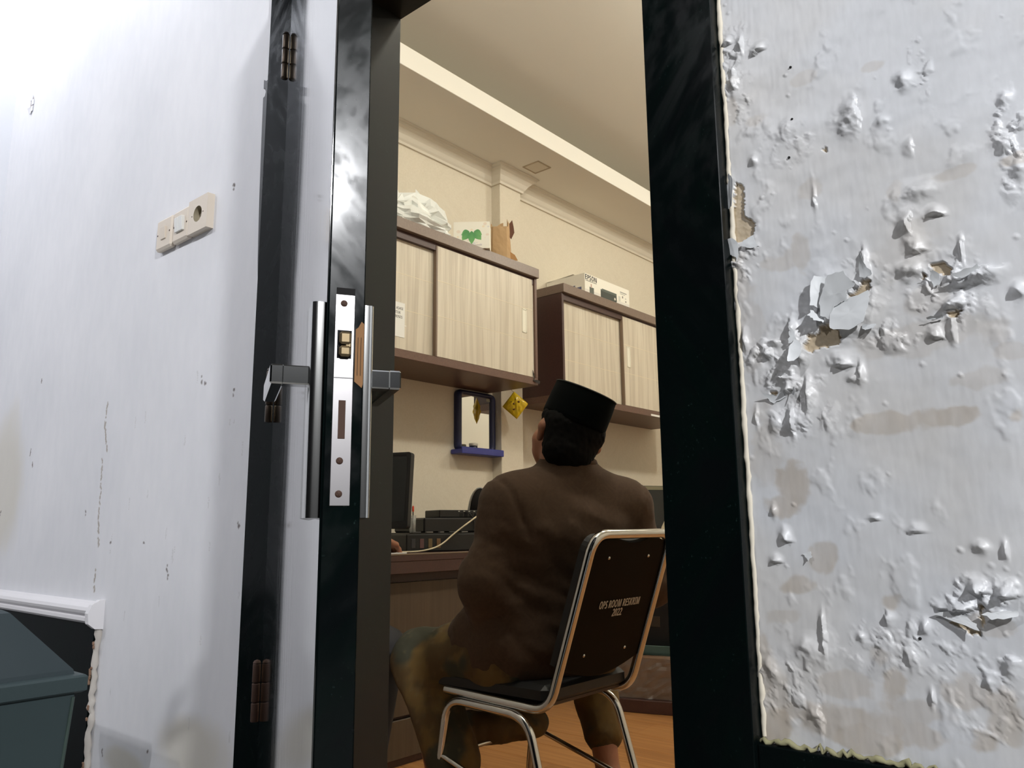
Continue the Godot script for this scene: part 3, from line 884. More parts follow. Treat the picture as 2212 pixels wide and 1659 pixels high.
	for j in ny - 1:
		for i in nx - 1:
			var o := j * nx + i
			idx[w] = o; idx[w + 1] = o + nx; idx[w + 2] = o + 1
			idx[w + 3] = o + 1; idx[w + 4] = o + nx; idx[w + 5] = o + nx + 1
			w += 6
	var arr := []
	arr.resize(Mesh.ARRAY_MAX)
	arr[Mesh.ARRAY_VERTEX] = vs
	arr[Mesh.ARRAY_NORMAL] = ns
	arr[Mesh.ARRAY_COLOR] = cs
	arr[Mesh.ARRAY_INDEX] = idx
	var mesh := ArrayMesh.new()
	mesh.add_surface_from_arrays(Mesh.PRIMITIVE_TRIANGLES, arr)
	var pm := mat("blistered_paint", Color.WHITE, 0.42)
	pm.vertex_color_use_as_albedo = true
	var wr := structure("wall_right", "grey white corridor wall with blistered peeling paint and damp stains", "wall", Vector3(0.0, 0, 0))
	put_mesh(mesh, "blistered_paint", pm, wr)
	var st := tool()
	slab(st, Vector3(-0.475, 0, -0.28), Vector3(3.8, 3.4, -0.004))
	slab(st, Vector3(X1 - 0.001, 0.634, -0.1), Vector3(3.8, 3.4, 0.0))
	slab(st, Vector3(-0.475, Y1 - 0.001, -0.1), Vector3(X1, 3.4, 0.0))
	put(st, "plaster", mat("old_paint", rgb(200, 203, 206), 0.5), wr)
	# three nail holes
	for p in [Vector2(-0.3070, 1.3360), Vector2(-0.3140, 1.2900), Vector2(-0.3040, 1.4020), Vector2(-0.2230, 0.7550)]:
		st = tool()
		lathe(st, Vector3(p.x, p.y, 0.002), [Vector2(0.0001, 0.0002), Vector2(0.0012, 0.0002), Vector2(0.0016, -0.001)], 8, Basis(Vector3(1, 0, 0), PI / 2))
		put(st, "nail_hole", M.dark_hole, wr)
	# curled flakes: outline, lift of the base, curl height, curl direction
	var fm := mat("loose_paint", rgb(206, 209, 211), 0.5)
	for f in [
		[PackedVector2Array([Vector2(-0.2930, 1.1380), Vector2(-0.2800, 1.1360), Vector2(-0.2850, 1.1210), Vector2(-0.2890, 1.1120), Vector2(-0.2900, 1.1000), Vector2(-0.2990, 1.1050), Vector2(-0.2980, 1.1250)]), 0.004, 0.010, Vector2(-1, 0.1)],
		[PackedVector2Array([Vector2(-0.3020, 1.1080), Vector2(-0.2960, 1.0960), Vector2(-0.2870, 1.0900), Vector2(-0.2870, 1.0840), Vector2(-0.2950, 1.0870), Vector2(-0.3010, 1.0940)]), 0.003, 0.012, Vector2(-0.7, -0.7)],
		[PackedVector2Array([Vector2(-0.2780, 1.1350), Vector2(-0.2610, 1.1350), Vector2(-0.2500, 1.1180), Vector2(-0.2600, 1.1140), Vector2(-0.2610, 1.1050), Vector2(-0.2750, 1.0990), Vector2(-0.2800, 1.0860), Vector2(-0.2910, 1.0920), Vector2(-0.2890, 1.1120), Vector2(-0.2850, 1.1210)]), 0.006, 0.005, Vector2(0.4, 0.6)],
		[PackedVector2Array([Vector2(-0.2750, 1.0980), Vector2(-0.2610, 1.1050), Vector2(-0.2390, 1.1110), Vector2(-0.2390, 1.0980), Vector2(-0.2450, 1.0780), Vector2(-0.2500, 1.0750), Vector2(-0.2600, 1.0700), Vector2(-0.2810, 1.0760), Vector2(-0.2800, 1.0900)]), 0.007, 0.004, Vector2(-0.2, -0.8)],
		[PackedVector2Array([Vector2(-0.3190, 1.0700), Vector2(-0.3120, 1.0630), Vector2(-0.3140, 1.0520), Vector2(-0.3190, 1.0450), Vector2(-0.3260, 1.0440), Vector2(-0.3250, 1.0620)]), 0.006, 0.010, Vector2(-1, -0.4)],
		[PackedVector2Array([Vector2(-0.2490, 1.0750), Vector2(-0.2350, 1.0740), Vector2(-0.2350, 1.0680), Vector2(-0.2420, 1.0680), Vector2(-0.2490, 1.0710)]), 0.006, 0.007, Vector2(0.2, -1)],
		[PackedVector2Array([Vector2(-0.3230, 1.0850), Vector2(-0.3190, 1.0720), Vector2(-0.3280, 1.0660), Vector2(-0.3260, 1.0770)]), 0.004, 0.008, Vector2(-0.8, 0.6)],
		[PackedVector2Array([Vector2(-0.3330, 1.0230), Vector2(-0.3250, 1.0170), Vector2(-0.3250, 1.0060), Vector2(-0.3320, 1.0120)]), 0.006, 0.008, Vector2(0.9, -0.2)],
		[PackedVector2Array([Vector2(-0.3630, 1.0150), Vector2(-0.3480, 1.0100), Vector2(-0.3400, 1.0140), Vector2(-0.3380, 1.0080), Vector2(-0.3530, 1.0020)]), 0.003, 0.008, Vector2(-0.2, 1)],
		[PackedVector2Array([Vector2(-0.2410, 1.1510), Vector2(-0.2380, 1.1370), Vector2(-0.2310, 1.1270), Vector2(-0.2390, 1.1240), Vector2(-0.2460, 1.1270), Vector2(-0.2450, 1.1360)]), 0.005, 0.010, Vector2(0.3, 0.5)],
		[PackedVector2Array([Vector2(-0.3880, 1.2930), Vector2(-0.3820, 1.2810), Vector2(-0.3860, 1.2490), Vector2(-0.3960, 1.2470), Vector2(-0.3980, 1.2810)]), 0.003, 0.006, Vector2(1, 0)],
		[PackedVector2Array([Vector2(-0.3970, 1.2070), Vector2(-0.3870, 1.2060), Vector2(-0.3810, 1.2000), Vector2(-0.3830, 1.1810), Vector2(-0.3920, 1.1880), Vector2(-0.3980, 1.1850)]), 0.002, 0.006, Vector2(0, 1)],
		[PackedVector2Array([Vector2(-0.3580, 1.1910), Vector2(-0.3710, 1.1910), Vector2(-0.3770, 1.1970), Vector2(-0.3630, 1.2060)]), 0.003, 0.006, Vector2(-0.7, 0.5)],
		[PackedVector2Array([Vector2(-0.1780, 1.1190), Vector2(-0.1710, 1.1150), Vector2(-0.1710, 1.1040), Vector2(-0.1770, 1.1020), Vector2(-0.1790, 1.1120)]), 0.007, 0.007, Vector2(0, 1)],
		[PackedVector2Array([Vector2(-0.1600, 1.1090), Vector2(-0.1420, 1.1130), Vector2(-0.1340, 1.1150), Vector2(-0.1330, 1.1080), Vector2(-0.1510, 1.1050)]), 0.008, 0.006, Vector2(-0.3, 0.8)],
		[PackedVector2Array([Vector2(-0.1860, 1.0710), Vector2(-0.1700, 1.0730), Vector2(-0.1710, 1.0690), Vector2(-0.1850, 1.0690)]), 0.006, 0.006, Vector2(0, 1)],
		[PackedVector2Array([Vector2(-0.2080, 0.7800), Vector2(-0.1870, 0.7840), Vector2(-0.1720, 0.7730), Vector2(-0.1690, 0.7670), Vector2(-0.1840, 0.7720)]), 0.008, 0.008, Vector2(0.2, -1)],
		[PackedVector2Array([Vector2(-0.1660, 0.7820), Vector2(-0.1490, 0.7860), Vector2(-0.1360, 0.7860), Vector2(-0.1380, 0.7810), Vector2(-0.1570, 0.7780)]), 0.007, 0.008, Vector2(0, -1)],
		[PackedVector2Array([Vector2(-0.3320, 0.8350), Vector2(-0.3240, 0.8380), Vector2(-0.3210, 0.8330), Vector2(-0.3260, 0.8270)]), 0.003, 0.004, Vector2(0.4, -0.8)]]:
		var poly: PackedVector2Array = f[0]
		var dir: Vector2 = (f[3] as Vector2).normalized()
		var mid := Vector2.ZERO
		var lo := 9.0
		var hi := -9.0
		for p in poly:
			mid += p
			lo = minf(lo, p.dot(dir))
			hi = maxf(hi, p.dot(dir))
		mid /= poly.size()
		var gi := clampi(int((mid.x - X0) / stp), 0, nx - 1)
		var gj := clampi(int((mid.y - Y0) / stp), 0, ny - 1)
		var ground := maxf(H[gj * nx + gi], 0.0)
		var lift := func(p: Vector2) -> Vector3:
			var t := (p.dot(dir) - lo) / maxf(hi - lo, 0.001)
			return Vector3(p.x, p.y, ground + f[1] * 0.5 + f[2] * t * t * 0.9 + noise.get_noise_2d(p.x * 24.0, p.y * 24.0) * 0.0016)
		# outline resampled so that the edge is ragged and the curl is smooth
		var ring: Array = []
		for k in poly.size():
			for m in 4:
				var p: Vector2 = poly[k].lerp(poly[(k + 1) % poly.size()], m / 4.0)
				p += Vector2(noise.get_noise_2d(p.x * 150.0, p.y * 150.0), noise.get_noise_2d(p.y * 150.0, p.x * 150.0 + 30.0)) * 0.0022
				ring.append(p)
		st = tool()
		st.set_smooth_group(0)
		var n := ring.size()
		var th := Vector3(0, 0, -0.0007)
		for lev in 4:
			var t0 := lev / 4.0
			var t1 := (lev + 1) / 4.0
			for k in n:
				var a: Vector3 = lift.call(mid.lerp(ring[k], t0))
				var b: Vector3 = lift.call(mid.lerp(ring[(k + 1) % n], t0))
				var c: Vector3 = lift.call(mid.lerp(ring[(k + 1) % n], t1))
				var e: Vector3 = lift.call(mid.lerp(ring[k], t1))
				if lev > 0:
					tri(st, a, b, c, Vector3(0, 0, 1))
					tri(st, a + th, b + th, c + th, Vector3(0, 0, -1))
				tri(st, a, c, e, Vector3(0, 0, 1))
				tri(st, a + th, c + th, e + th, Vector3(0, 0, -1))
		st.set_smooth_group(-1)
		for k in n:
			var c: Vector3 = lift.call(ring[k])
			var e: Vector3 = lift.call(ring[(k + 1) % n])
			quad(st, c, e, e + th, c + th, c - Vector3(mid.x, mid.y, c.z))
		put(st, "paint_flake", fm, wr)

# ---------------------------------------------------------------- office shell

func office_shell() -> void:
	var ww := structure("wall_west", "cream wallpapered office wall behind the wall cabinets", "wall", Vector3(-2.9, 0, -2.8))
	var st := tool()
	slab(st, Vector3(-2.95, 0, -5.0), Vector3(-2.85, 3.3, -0.28))
	put(st, "wallpaper", M.wallpaper, ww)
	var wp := structure("wall_pilaster", "shallow cream wallpapered pilaster between the two wall cabinets", "wall", Vector3(-2.82, 0, -2.375))
	st = tool()
	slab(st, Vector3(-2.86, 0, -2.466), Vector3(-2.785, 2.88, -2.285), 0.002)
	put(st, "wallpaper", M.wallpaper, wp)
	var wn := structure("wall_north", "cream wall at the far end of the office", "wall", Vector3(-0.6, 0, -4.95))
	st = tool()
	slab(st, Vector3(-2.85, 0, -5.0), Vector3(1.3, 3.3, -4.9))
	put(st, "paint", mat("office_white", rgb(236, 232, 222), 0.8), wn)
	var we := structure("wall_east", "cream office wall facing the cabinets", "wall", Vector3(1.35, 0, -2.8))
	st = tool()
	slab(st, Vector3(1.3, 0, -5.0), Vector3(1.4, 3.3, -0.28))
	put(st, "paint", mat("office_white", rgb(236, 232, 222), 0.8), we)
	var ce := structure("ceiling", "raised cream ceiling field of the office", "ceiling", Vector3(-0.6, 3.2, -2.9))
	st = tool()
	slab(st, Vector3(-2.95, 3.2, -5.0), Vector3(1.4, 3.3, -0.28))
	put(st, "ceiling_board", M.ceiling_paint, ce)
	# lower ceiling border with an upstand lip, along the cabinet wall and around the room
	var so := structure("ceiling_border", "lowered ceiling border with a bright upstand edge above the cabinets", "ceiling", Vector3(-2.6, 2.88, -2.9))
	for e in [[Vector3(-2.85, 2.879, -4.9), Vector3(-2.43, 2.91, -0.28)], [Vector3(-2.42, 2.879, -4.9), Vector3(1.3, 2.91, -4.47)], [Vector3(0.87, 2.879, -4.47), Vector3(1.3, 2.91, -0.28)]]:
		st = tool()
		slab(st, e[0], e[1])
		put(st, "border_board", M.ceiling_paint, so)
	for e in [[Vector3(-2.44, 2.888, -4.49), Vector3(-2.42, 2.984, -0.28)], [Vector3(-2.42, 2.888, -4.49), Vector3(0.87, 2.984, -4.47)], [Vector3(0.87, 2.888, -4.47), Vector3(0.89, 2.984, -0.28)]]:
		st = tool()
		slab(st, e[0], e[1], 0.002)
		put(st, "upstand", M.ceiling_paint, so)
	st = tool()
	slab(st, Vector3(-2.436, 2.8785, -4.47), Vector3(-2.4165, 2.889, -0.28), 0.002)
	put(st, "edge_bead", M.ceiling_paint, so)
	# plaster crown moulding that steps around the pilaster
	var cr := structure("trim_4", "cream plaster crown moulding stepping around the pilaster", "moulding", Vector3(-2.8, 2.8, -2.8))
	var prof: Array = [Vector2(0, 2.79), Vector2(0.012, 2.79), Vector2(0.014, 2.803), Vector2(0.022, 2.812), Vector2(0.034, 2.832), Vector2(0.052, 2.85), Vector2(0.068, 2.858), Vector2(0.07, 2.868), Vector2(0.08, 2.872), Vector2(0.08, 2.879), Vector2(0, 2.879)]
	for e in [[Vector3(-2.85, 0, -0.28), Vector3(-2.85, 0, -2.285), Vector3(1, 0, 0), 0.0, -1.0], [Vector3(-2.85, 0, -2.285), Vector3(-2.785, 0, -2.285), Vector3(0, 0, 1), 1.0, 1.0], [Vector3(-2.785, 0, -2.285), Vector3(-2.785, 0, -2.466), Vector3(1, 0, 0), -1.0, 1.0], [Vector3(-2.85, 0, -2.466), Vector3(-2.785, 0, -2.466), Vector3(0, 0, -1), 1.0, 1.0], [Vector3(-2.85, 0, -2.466), Vector3(-2.85, 0, -4.9), Vector3(1, 0, 0), 1.0, 0.0]]:
		st = tool()
		moulding(st, e[0], e[1], e[2], prof, e[3], e[4])
		put(st, "crown_length", M.crown_paint, cr)
	# unlit square downlight let into the border
	var dl := thing("recessed_downlight", "small unlit square downlight recessed in the lowered ceiling border", "lamp", Vector3(-2.61, 2.879, -2.404))
	st = tool()
	for k in 4:
		var b := Basis(Vector3.UP, k * PI / 2)
		box(st, dl.position + b * Vector3(0, -0.001, 0.054), Vector3(0.116, 0.006, 0.009), 0.0015, b)
	put(st, "bezel", mat("downlight_bezel", rgb(176, 160, 136), 0.6), dl)
	st = tool()
	slab(st, Vector3(-2.66, 2.8775, -2.453), Vector3(-2.56, 2.8795, -2.355))
	put(st, "lens", mat("downlight_lens", rgb(206, 196, 178), 0.5), dl)
	# floor of orange-brown planks
	var fl := structure("floor", "orange brown laminate plank floor of the office", "floor", Vector3(-0.6, 0, -2.9))
	st = tool()
	slab(st, Vector3(-2.95, -0.1, -5.0), Vector3(1.4, -0.006, 0.0))
	put(st, "underlay", M.dark_hole, fl)
	var rng := RandomNumberGenerator.new()
	rng.seed = 8
	var meshes: Array = []
	var row := 0
	var z := -0.28
	var sharedm := tool()
	box(sharedm, Vector3.ZERO, Vector3(1.2, 0.012, 0.188), 0.0008)
	sharedm.generate_normals()
	var pmesh := sharedm.commit()
	while z > -4.9:
		var x: float = -2.85 + [0.6, 0.2, 0.9, 0.45][row % 4] - 0.6
		while x < 1.3:
			var o := MeshInstance3D.new()
			o.name = "plank"
			o.mesh = pmesh
			o.material_override = M["plank_%d" % rng.randi_range(0, 3)]
			fl.add_child(o, true)
			o.position = Vector3(x, -0.006, z - 0.095) - fl.position
			x += 1.202
		z -= 0.19
		row += 1

# ---------------------------------------------------------------- wall cabinets

func cabinets() -> void:
	var fx := -2.50
	var fbz := Basis(Vector3(0, 0, -1), Vector3.UP, Vector3(1, 0, 0))
	var inlay := mat("door_inlay", rgb(226, 214, 186), 0.5)
	for n in 2:
		var z0: float = [-0.55, -2.467][n]
		var z1: float = [-2.25, -3.95][n]
		var y0: float = [1.585, 1.537][n]
		var y1: float = [2.207, 2.184][n]
		var label: String = ["wall cabinet with pale oak sliding doors below the white box and paper bag", "wall cabinet with pale oak sliding doors below the printer carton"][n]
		var c := thing("wall_cabinet", label, "cabinet", Vector3(-2.67, y0, (z0 + z1) / 2))
		c.set_meta("group", "wall cabinets")
		var st := tool()
		slab(st, Vector3(-2.85, y1 - 0.05, z1 - 0.002), Vector3(fx + 0.016, y1, z0 + 0.002), 0.0015)
		put(st, "top_board", M.grey_brown_laminate, c)
		st = tool()
		slab(st, Vector3(-2.85, y0, z1), Vector3(fx, y0 + 0.038, z0), 0.0015)
		put(st, "bottom_board", M.brown_laminate, c)
		for zz in [z0, z1 + 0.018]:
			st = tool()
			slab(st, Vector3(-2.85, y0 + 0.038, zz - 0.018), Vector3(fx, y1 - 0.05, zz), 0.001)
			put(st, "side_panel", M.dark_brown_laminate if n == 1 else M.brown_laminate, c)
		st = tool()
		slab(st, Vector3(-2.85, y0 + 0.038, z1 + 0.018), Vector3(-2.84, y1 - 0.05, z0 - 0.018))
		put(st, "back_panel", M.dark_brown_laminate, c)
		st = tool()
		slab(st, Vector3(fx - 0.05, y1 - 0.085, z1 + 0.018), Vector3(fx - 0.006, y1 - 0.05, z0 - 0.018))
		put(st, "sliding_track", M.dark_brown_laminate, c)
		# doors: [from z, to z, front or rear track, handle z]
		var doors: Array = [[[-0.57, -1.536, 0, -0.66], [-1.53, -2.216, 1, -2.149]], [[-2.487, -3.085, 0, 99.0], [-3.078, -3.93, 1, -3.132]]][n]
		for d in doors:
			var xf: float = fx - (0.004 if d[2] == 1 else 0.026)
			var top: float = y1 - (0.062 if d[2] == 1 else 0.078)
			st = tool()
			slab(st, Vector3(xf - 0.018, y0 + 0.04, d[1]), Vector3(xf, top, d[0]), 0.001)
			var dm := put(st, "sliding_door", M.oak_laminate, c)
			for k in 2:
				var yy: float = lerpf(y0 + 0.04, top, [0.36, 0.68][k])
				st = tool()
				slab(st, Vector3(xf - 0.0005, yy, d[1] + 0.002), Vector3(xf + 0.0005, yy + 0.0022, d[0] - 0.002))
				put(st, "inlay_line", inlay, dm)
			# upright edge strip of the front door beside the seam
			st = tool()
			slab(st, Vector3(xf - 0.019, y0 + 0.04, d[0] - 0.004), Vector3(xf + 0.001, top, d[0] + 0.006), 0.0005)
			put(st, "edge_profile", mat("edge_profile", rgb(120, 100, 82), 0.4), dm)
			if d[3] < 10.0:
				var hz: float = d[3]
				var hy: float = lerpf(y0 + 0.04, top, 0.55)
				st = tool()
				for e in [[Vector3(0, 0.06, 0), Vector3(0.004, 0.008, 0.034)], [Vector3(0, -0.06, 0), Vector3(0.004, 0.008, 0.034)], [Vector3(0, 0, 0.0145), Vector3(0.004, 0.128, 0.006)], [Vector3(0, 0, -0.0145), Vector3(0.004, 0.128, 0.006)]]:
					box(st, Vector3(xf + 0.001, hy, hz) + e[0], e[1], 0.0008)
				box(st, Vector3(xf + 0.0004, hy, hz), Vector3(0.001, 0.115, 0.024))
				put(st, "recessed_handle", mat("handle_cream", rgb(232, 228, 212), 0.35), dm)
		if n == 0:
			st = tool()
			slab(st, Vector3(fx - 0.02, y0 + 0.04, -2.232), Vector3(fx - 0.012, y1 - 0.05, -2.218), 0.0005)
			put(st, "door_channel", mat("handle_cream", rgb(232, 228, 212), 0.35), c)
			# veneer torn at the lower corner
			for e in [[Vector3(fx + 0.001, 1.62, -2.206), fbz, PackedVector2Array([Vector2(0, 0.04), Vector2(0.012, 0.02), Vector2(0.016, -0.005), Vector2(0.004, -0.02), Vector2(0.008, 0.005)])], [Vector3(fx + 0.002, 1.6, -2.204), fbz.rotated(Vector3.UP, -0.3), PackedVector2Array([Vector2(0, 0.006), Vector2(0.021, -0.002), Vector2(0.041, -0.01), Vector2(0.046, 0.005), Vector2(0.026, 0.012)])]]:
				st = tool()
				prism(st, e[0], e[1], e[2], 0.002)
				put(st, "torn_veneer", mat("torn_veneer", rgb(34, 28, 22), 0.7), c)
		else:
			st = tool()
			slab(st, Vector3(fx - 0.002, y0 + 0.004, -3.50), Vector3(fx + 0.001, y0 + 0.016, -3.36))
			put(st, "white_sticker", M.white_paper, c)
	# sheet of paper taped to the first cabinet's door
	var np := thing("paper_notice", "white paper notice with black capitals on the oak cabinet door", "paper", Vector3(-2.525, 1.67, -1.25))
	var st2 := tool()
	slab(st2, Vector3(-2.526, 1.682, -1.357), Vector3(-2.5245, 1.836, -1.15))
	put(st2, "sheet", M.white_paper, np)
	var fb := Basis(Vector3(0, 0, -1), Vector3(0, 1, 0), Vector3(1, 0, 0))
	words("ASASI", Vector3(-2.5243, 1.809, -1.327), fb, 0.0115, M.ink, "notice_line", np, 0.95)
	words("UNTUK", Vector3(-2.5243, 1.790, -1.308), fb, 0.0115, M.ink, "notice_line", np, 0.95)
	words("PROSES", Vector3(-2.5243, 1.771, -1.317), fb, 0.0115, M.ink, "notice_line", np, 0.95)
	st2 = tool()
	slab(st2, Vector3(-2.5255, 1.733, -1.366), Vector3(-2.5242, 1.738, -1.352))
	put(st2, "tape", mat("tape", rgb(238, 236, 228), 0.3), np)

# ---------------------------------------------------------------- things on the cabinets

func cabinet_top_items() -> void:
	var rng := RandomNumberGenerator.new()
	rng.seed = 21
	# crumpled white carrier bag
	var bag := thing("plastic_bag", "crumpled white plastic carrier bag on the wall cabinet", "bag", Vector3(-2.63, 2.207, -1.49))
	crumple(bag, "film", Vector3(-2.63, 2.207, -1.505), Vector3(0.12, 0.215, 0.195), mat("bag_film", rgb(232, 234, 230), 0.35), 5, 0.75)
	var st := tool()
	for e in [[Vector3(-2.61, 2.33, -1.36), Vector3(-2.6, 2.385, -1.395), Vector3(-2.6, 2.33, -1.43)], [Vector3(-2.66, 2.36, -1.40), Vector3(-2.66, 2.43, -1.42), Vector3(-2.66, 2.36, -1.46)]]:
		st = tool()
		st.set_smooth_group(-1)
		tri(st, e[0], e[1], e[2], Vector3(1, 0, 0))
		tri(st, e[0] + Vector3(-0.004, 0, 0), e[1] + Vector3(-0.004, 0, 0), e[2] + Vector3(-0.004, 0, 0), Vector3(-1, 0, 0))
		quad(st, e[0], e[1], e[1] + Vector3(-0.004, 0, 0), e[0] + Vector3(-0.004, 0, 0), Vector3(0, 0, 1))
		quad(st, e[1], e[2], e[2] + Vector3(-0.004, 0, 0), e[1] + Vector3(-0.004, 0, 0), Vector3(0, 0, -1))
		put(st, "bag_handle", mat("bag_film", rgb(232, 234, 230), 0.35), bag)
	# white carton with a leafy print, turned towards the door, one corner over the edge
	var rt := Vector3(0.78, 0, -0.626)
	var fr := Vector3(0.626, 0, 0.78)
	var corner := Vector3(-2.462, 2.2075, -1.842)
	var cb := Basis(rt, Vector3.UP, fr)
	var cw := 0.178
	var ch := 0.138
	var cdp := 0.10
	var cc := corner - rt * cw / 2 + Vector3(0, ch / 2, 0) - fr * cdp / 2
	var carton := thing("white_carton", "white carton with a green leaf print beside the plastic bag", "box", corner - rt * cw / 2 - fr * cdp / 2)
	st = tool()
	box(st, cc, Vector3(cw, ch, cdp), 0.001, cb)
	put(st, "carton_body", mat("carton_white", rgb(238, 234, 220), 0.6), carton)
	var im := Image.create(256, 192, false, Image.FORMAT_RGB8)
	im.fill(rgb(243, 239, 226))
	for k in 26:
		var p := Vector2(rng.randf_range(8, 248), rng.randf_range(8, 184))
		var r := rng.randf_range(3, 13)
		var col: Color = [rgb(236, 222, 206), rgb(226, 224, 220), rgb(240, 226, 200)][k % 3]
		for y in range(int(p.y - r), int(p.y + r)):
			for x in range(int(p.x - r * 1.2), int(p.x + r * 1.2)):
				if x >= 0 and y >= 0 and x < 256 and y < 192 and Vector2((x - p.x) / 1.2, y - p.y).length() < r:
					im.set_pixel(x, y, col)
	for leaf in [[112, 70, 2.75, 62], [106, 74, 2.25, 74], [128, 66, 1.57, 96], [150, 74, 0.9, 74], [144, 70, 0.4, 62]]:
		var dirv := Vector2(cos(leaf[2]), sin(leaf[2]))
		for y in 192:
			for x in 256:
				var q := Vector2(x - leaf[0], y - leaf[1])
				var t: float = q.dot(dirv) / leaf[3]
				var s := absf(q.dot(Vector2(-dirv.y, dirv.x)))
				if t > 0.0 and t < 1.0 and s < 26.0 * sin(PI * pow(t, 0.8)):
					im.set_pixel(x, y, rgb(70, 140, 84).lerp(rgb(132, 190, 112), clampf(t * 0.6 + (1.0 - s / 26.0) * 0.2, 0.0, 1.0)))
	for y in 192:
		for x in 256:
			if Vector2((x - 176) / 26.0, (y - 168) / 4.5).length() < 1.0:
				im.set_pixel(x, y, rgb(206, 200, 196))
	printed(cc + fr * (cdp / 2 + 0.0004), cb, Vector2(cw - 0.002, ch - 0.002), im, "printed_face", carton)
	# torn brown paper bag
	var pb := thing("paper_bag", "torn brown paper bag standing on the wall cabinet", "bag", Vector3(-2.56, 2.207, -2.03))
	st = tool()
	st.set_smooth_group(-1)
	var ring: Array = []
	var levels := 9
	var sides := 20
	for l in levels + 1:
		var r: Array = []
		for k in sides:
			var a := TAU * k / sides
			var sq := pow(pow(absf(cos(a)), 4.0) + pow(absf(sin(a)), 4.0), -0.25)
			var t := float(l) / levels
			var wob := 1.0 + 0.12 * noise.get_noise_3d(cos(a) * 2.0, t * 2.5, sin(a) * 2.0)
			var hgt := 0.2 * t
			if l == levels:
				hgt += 0.05 * noise.get_noise_2d(k * 0.9, 3.0) - (0.05 if k > 2 and k < 9 else 0.0) + (0.045 if k == 17 or k == 16 else 0.0)
			r.append(Vector3(-2.56, 2.2075, -2.03) + cb * Vector3(cos(a) * sq * 0.055 * wob * (1.0 - 0.12 * t), hgt, sin(a) * sq * 0.04 * wob))
		ring.append(r)
	for l in levels:
		for k in sides:
			if l >= 6 and k in [16]:
				continue
			var k2 := (k + 1) % sides
			quad(st, ring[l][k], ring[l][k2], ring[l + 1][k2], ring[l + 1][k], ring[l][k] - Vector3(-2.56, 2.25, -2.03))
	put(st, "bag_wall", M.kraft, pb)
	st = tool()
	prism(st, Vector3(-2.52, 2.38, -2.055), Basis(rt, Vector3.UP, fr).rotated(Vector3.UP, 0.5), PackedVector2Array([Vector2(-0.03, -0.01), Vector2(0.018, 0.055), Vector2(0.026, 0.02), Vector2(0.03, -0.012), Vector2(0.012, -0.05)]), 0.0015)
	put(st, "torn_flap", mat("kraft_dark", rgb(92, 58, 40), 0.85), pb)
	st = tool()
	prism(st, Vector3(-2.505, 2.2078, -2.05), Basis(rt, Vector3.UP, fr), PackedVector2Array([Vector2(-0.05, 0.0), Vector2(0.035, 0.0), Vector2(0.02, 0.03), Vector2(-0.01, 0.052), Vector2(-0.045, 0.056)]), 0.0015)
	put(st, "creased_fold", mat("kraft_fold", rgb(176, 134, 88), 0.85), pb)
	# printer carton on the second cabinet
	var fb := Basis(Vector3(0, 0, -1), Vector3.UP, Vector3(1, 0, 0))
	var ep := thing("printer_carton", "white printer carton with photo print on the second wall cabinet", "box", Vector3(-2.70, 2.184, -3.0))
	st = tool()
	slab(st, Vector3(-2.845, 2.1845, -3.255), Vector3(-2.56, 2.335, -2.775), 0.001)
	put(st, "carton_body", mat("carton_pale", rgb(232, 226, 212), 0.6), ep)
	var im2 := Image.create(384, 120, false, Image.FORMAT_RGB8)
	im2.fill(rgb(240, 236, 224))
	im2.fill_rect(Rect2i(0, 76, 384, 44), rgb(224, 220, 212))
	im2.fill_rect(Rect2i(36, 60, 36, 60), rgb(96, 100, 92))
	im2.fill_rect(Rect2i(46, 44, 10, 18), rgb(190, 160, 148))
	for y in 120:
		for x in 384:
			var p := Vector2(x, y)
			# the machine: a slanted dark block with a paper slot
			if x > 128 and x < 268 and y > 44 and y < 118 - maxi(0, x - 235) and not (x < 140 and y < 50):
				im2.set_pixel(x, y, rgb(66, 72, 66) if y > 56 else rgb(92, 98, 92))
			if x > 140 and x < 232 and y > 92 and y < 108:
				im2.set_pixel(x, y, rgb(232, 228, 218))
			if Vector2(x - 252, y - 74).length() < 7:
				im2.set_pixel(x, y, rgb(226, 222, 210))
	for r in [[300, 24, 60, 5, 150], [300, 33, 46, 4, 180], [318, 44, 9, 11, 110], [344, 50, 12, 6, 190], [346, 64, 10, 8, 120], [288, 96, 14, 8, 180], [310, 100, 14, 8, 170], [334, 104, 12, 8, 90], [284, 50, 18, 26, 205]]:
		im2.fill_rect(Rect2i(r[0], r[1], r[2], r[3]), rgb(r[4], r[4], r[4] * 0.96))
	printed(Vector3(-2.5596, 2.2597, -3.015), fb, Vector2(0.478, 0.149), im2, "printed_face", ep)
	words("EPSON", Vector3(-2.5592, 2.313, -2.838), fb, 0.03, mat("print_grey", rgb(52, 52, 54), 0.6), "carton_lettering", ep, 0.92, true)
	st = tool()
	slab(st, Vector3(-2.5594, 2.291, -2.895), Vector3(-2.559, 2.294, -2.782))
	put(st, "printed_rule", mat("print_grey", rgb(52, 52, 54), 0.6), ep)
	for r in [[-2.60, 2.205, 0.03, 0.05], [-2.66, 2.262, 0.06, 0.008], [-2.67, 2.24, 0.08, 0.006], [-2.76, 2.255, 0.02, 0.02]]:
		st = tool()
		slab(st, Vector3(r[0] - r[2] / 2, r[1], -2.7752), Vector3(r[0] + r[2] / 2, r[1] + r[3], -2.7746))
		put(st, "side_print", mat("print_blue", rgb(92, 98, 128), 0.6), ep)
	st = tool()
	box(st, Vector3(-2.74, 2.337, -2.9), Vector3(0.2, 0.003, 0.25), 0.0, Basis(Vector3(0, 0, 1), 0.06))
	put(st, "carton_flap", mat("carton_pale", rgb(232, 226, 212), 0.6), ep)

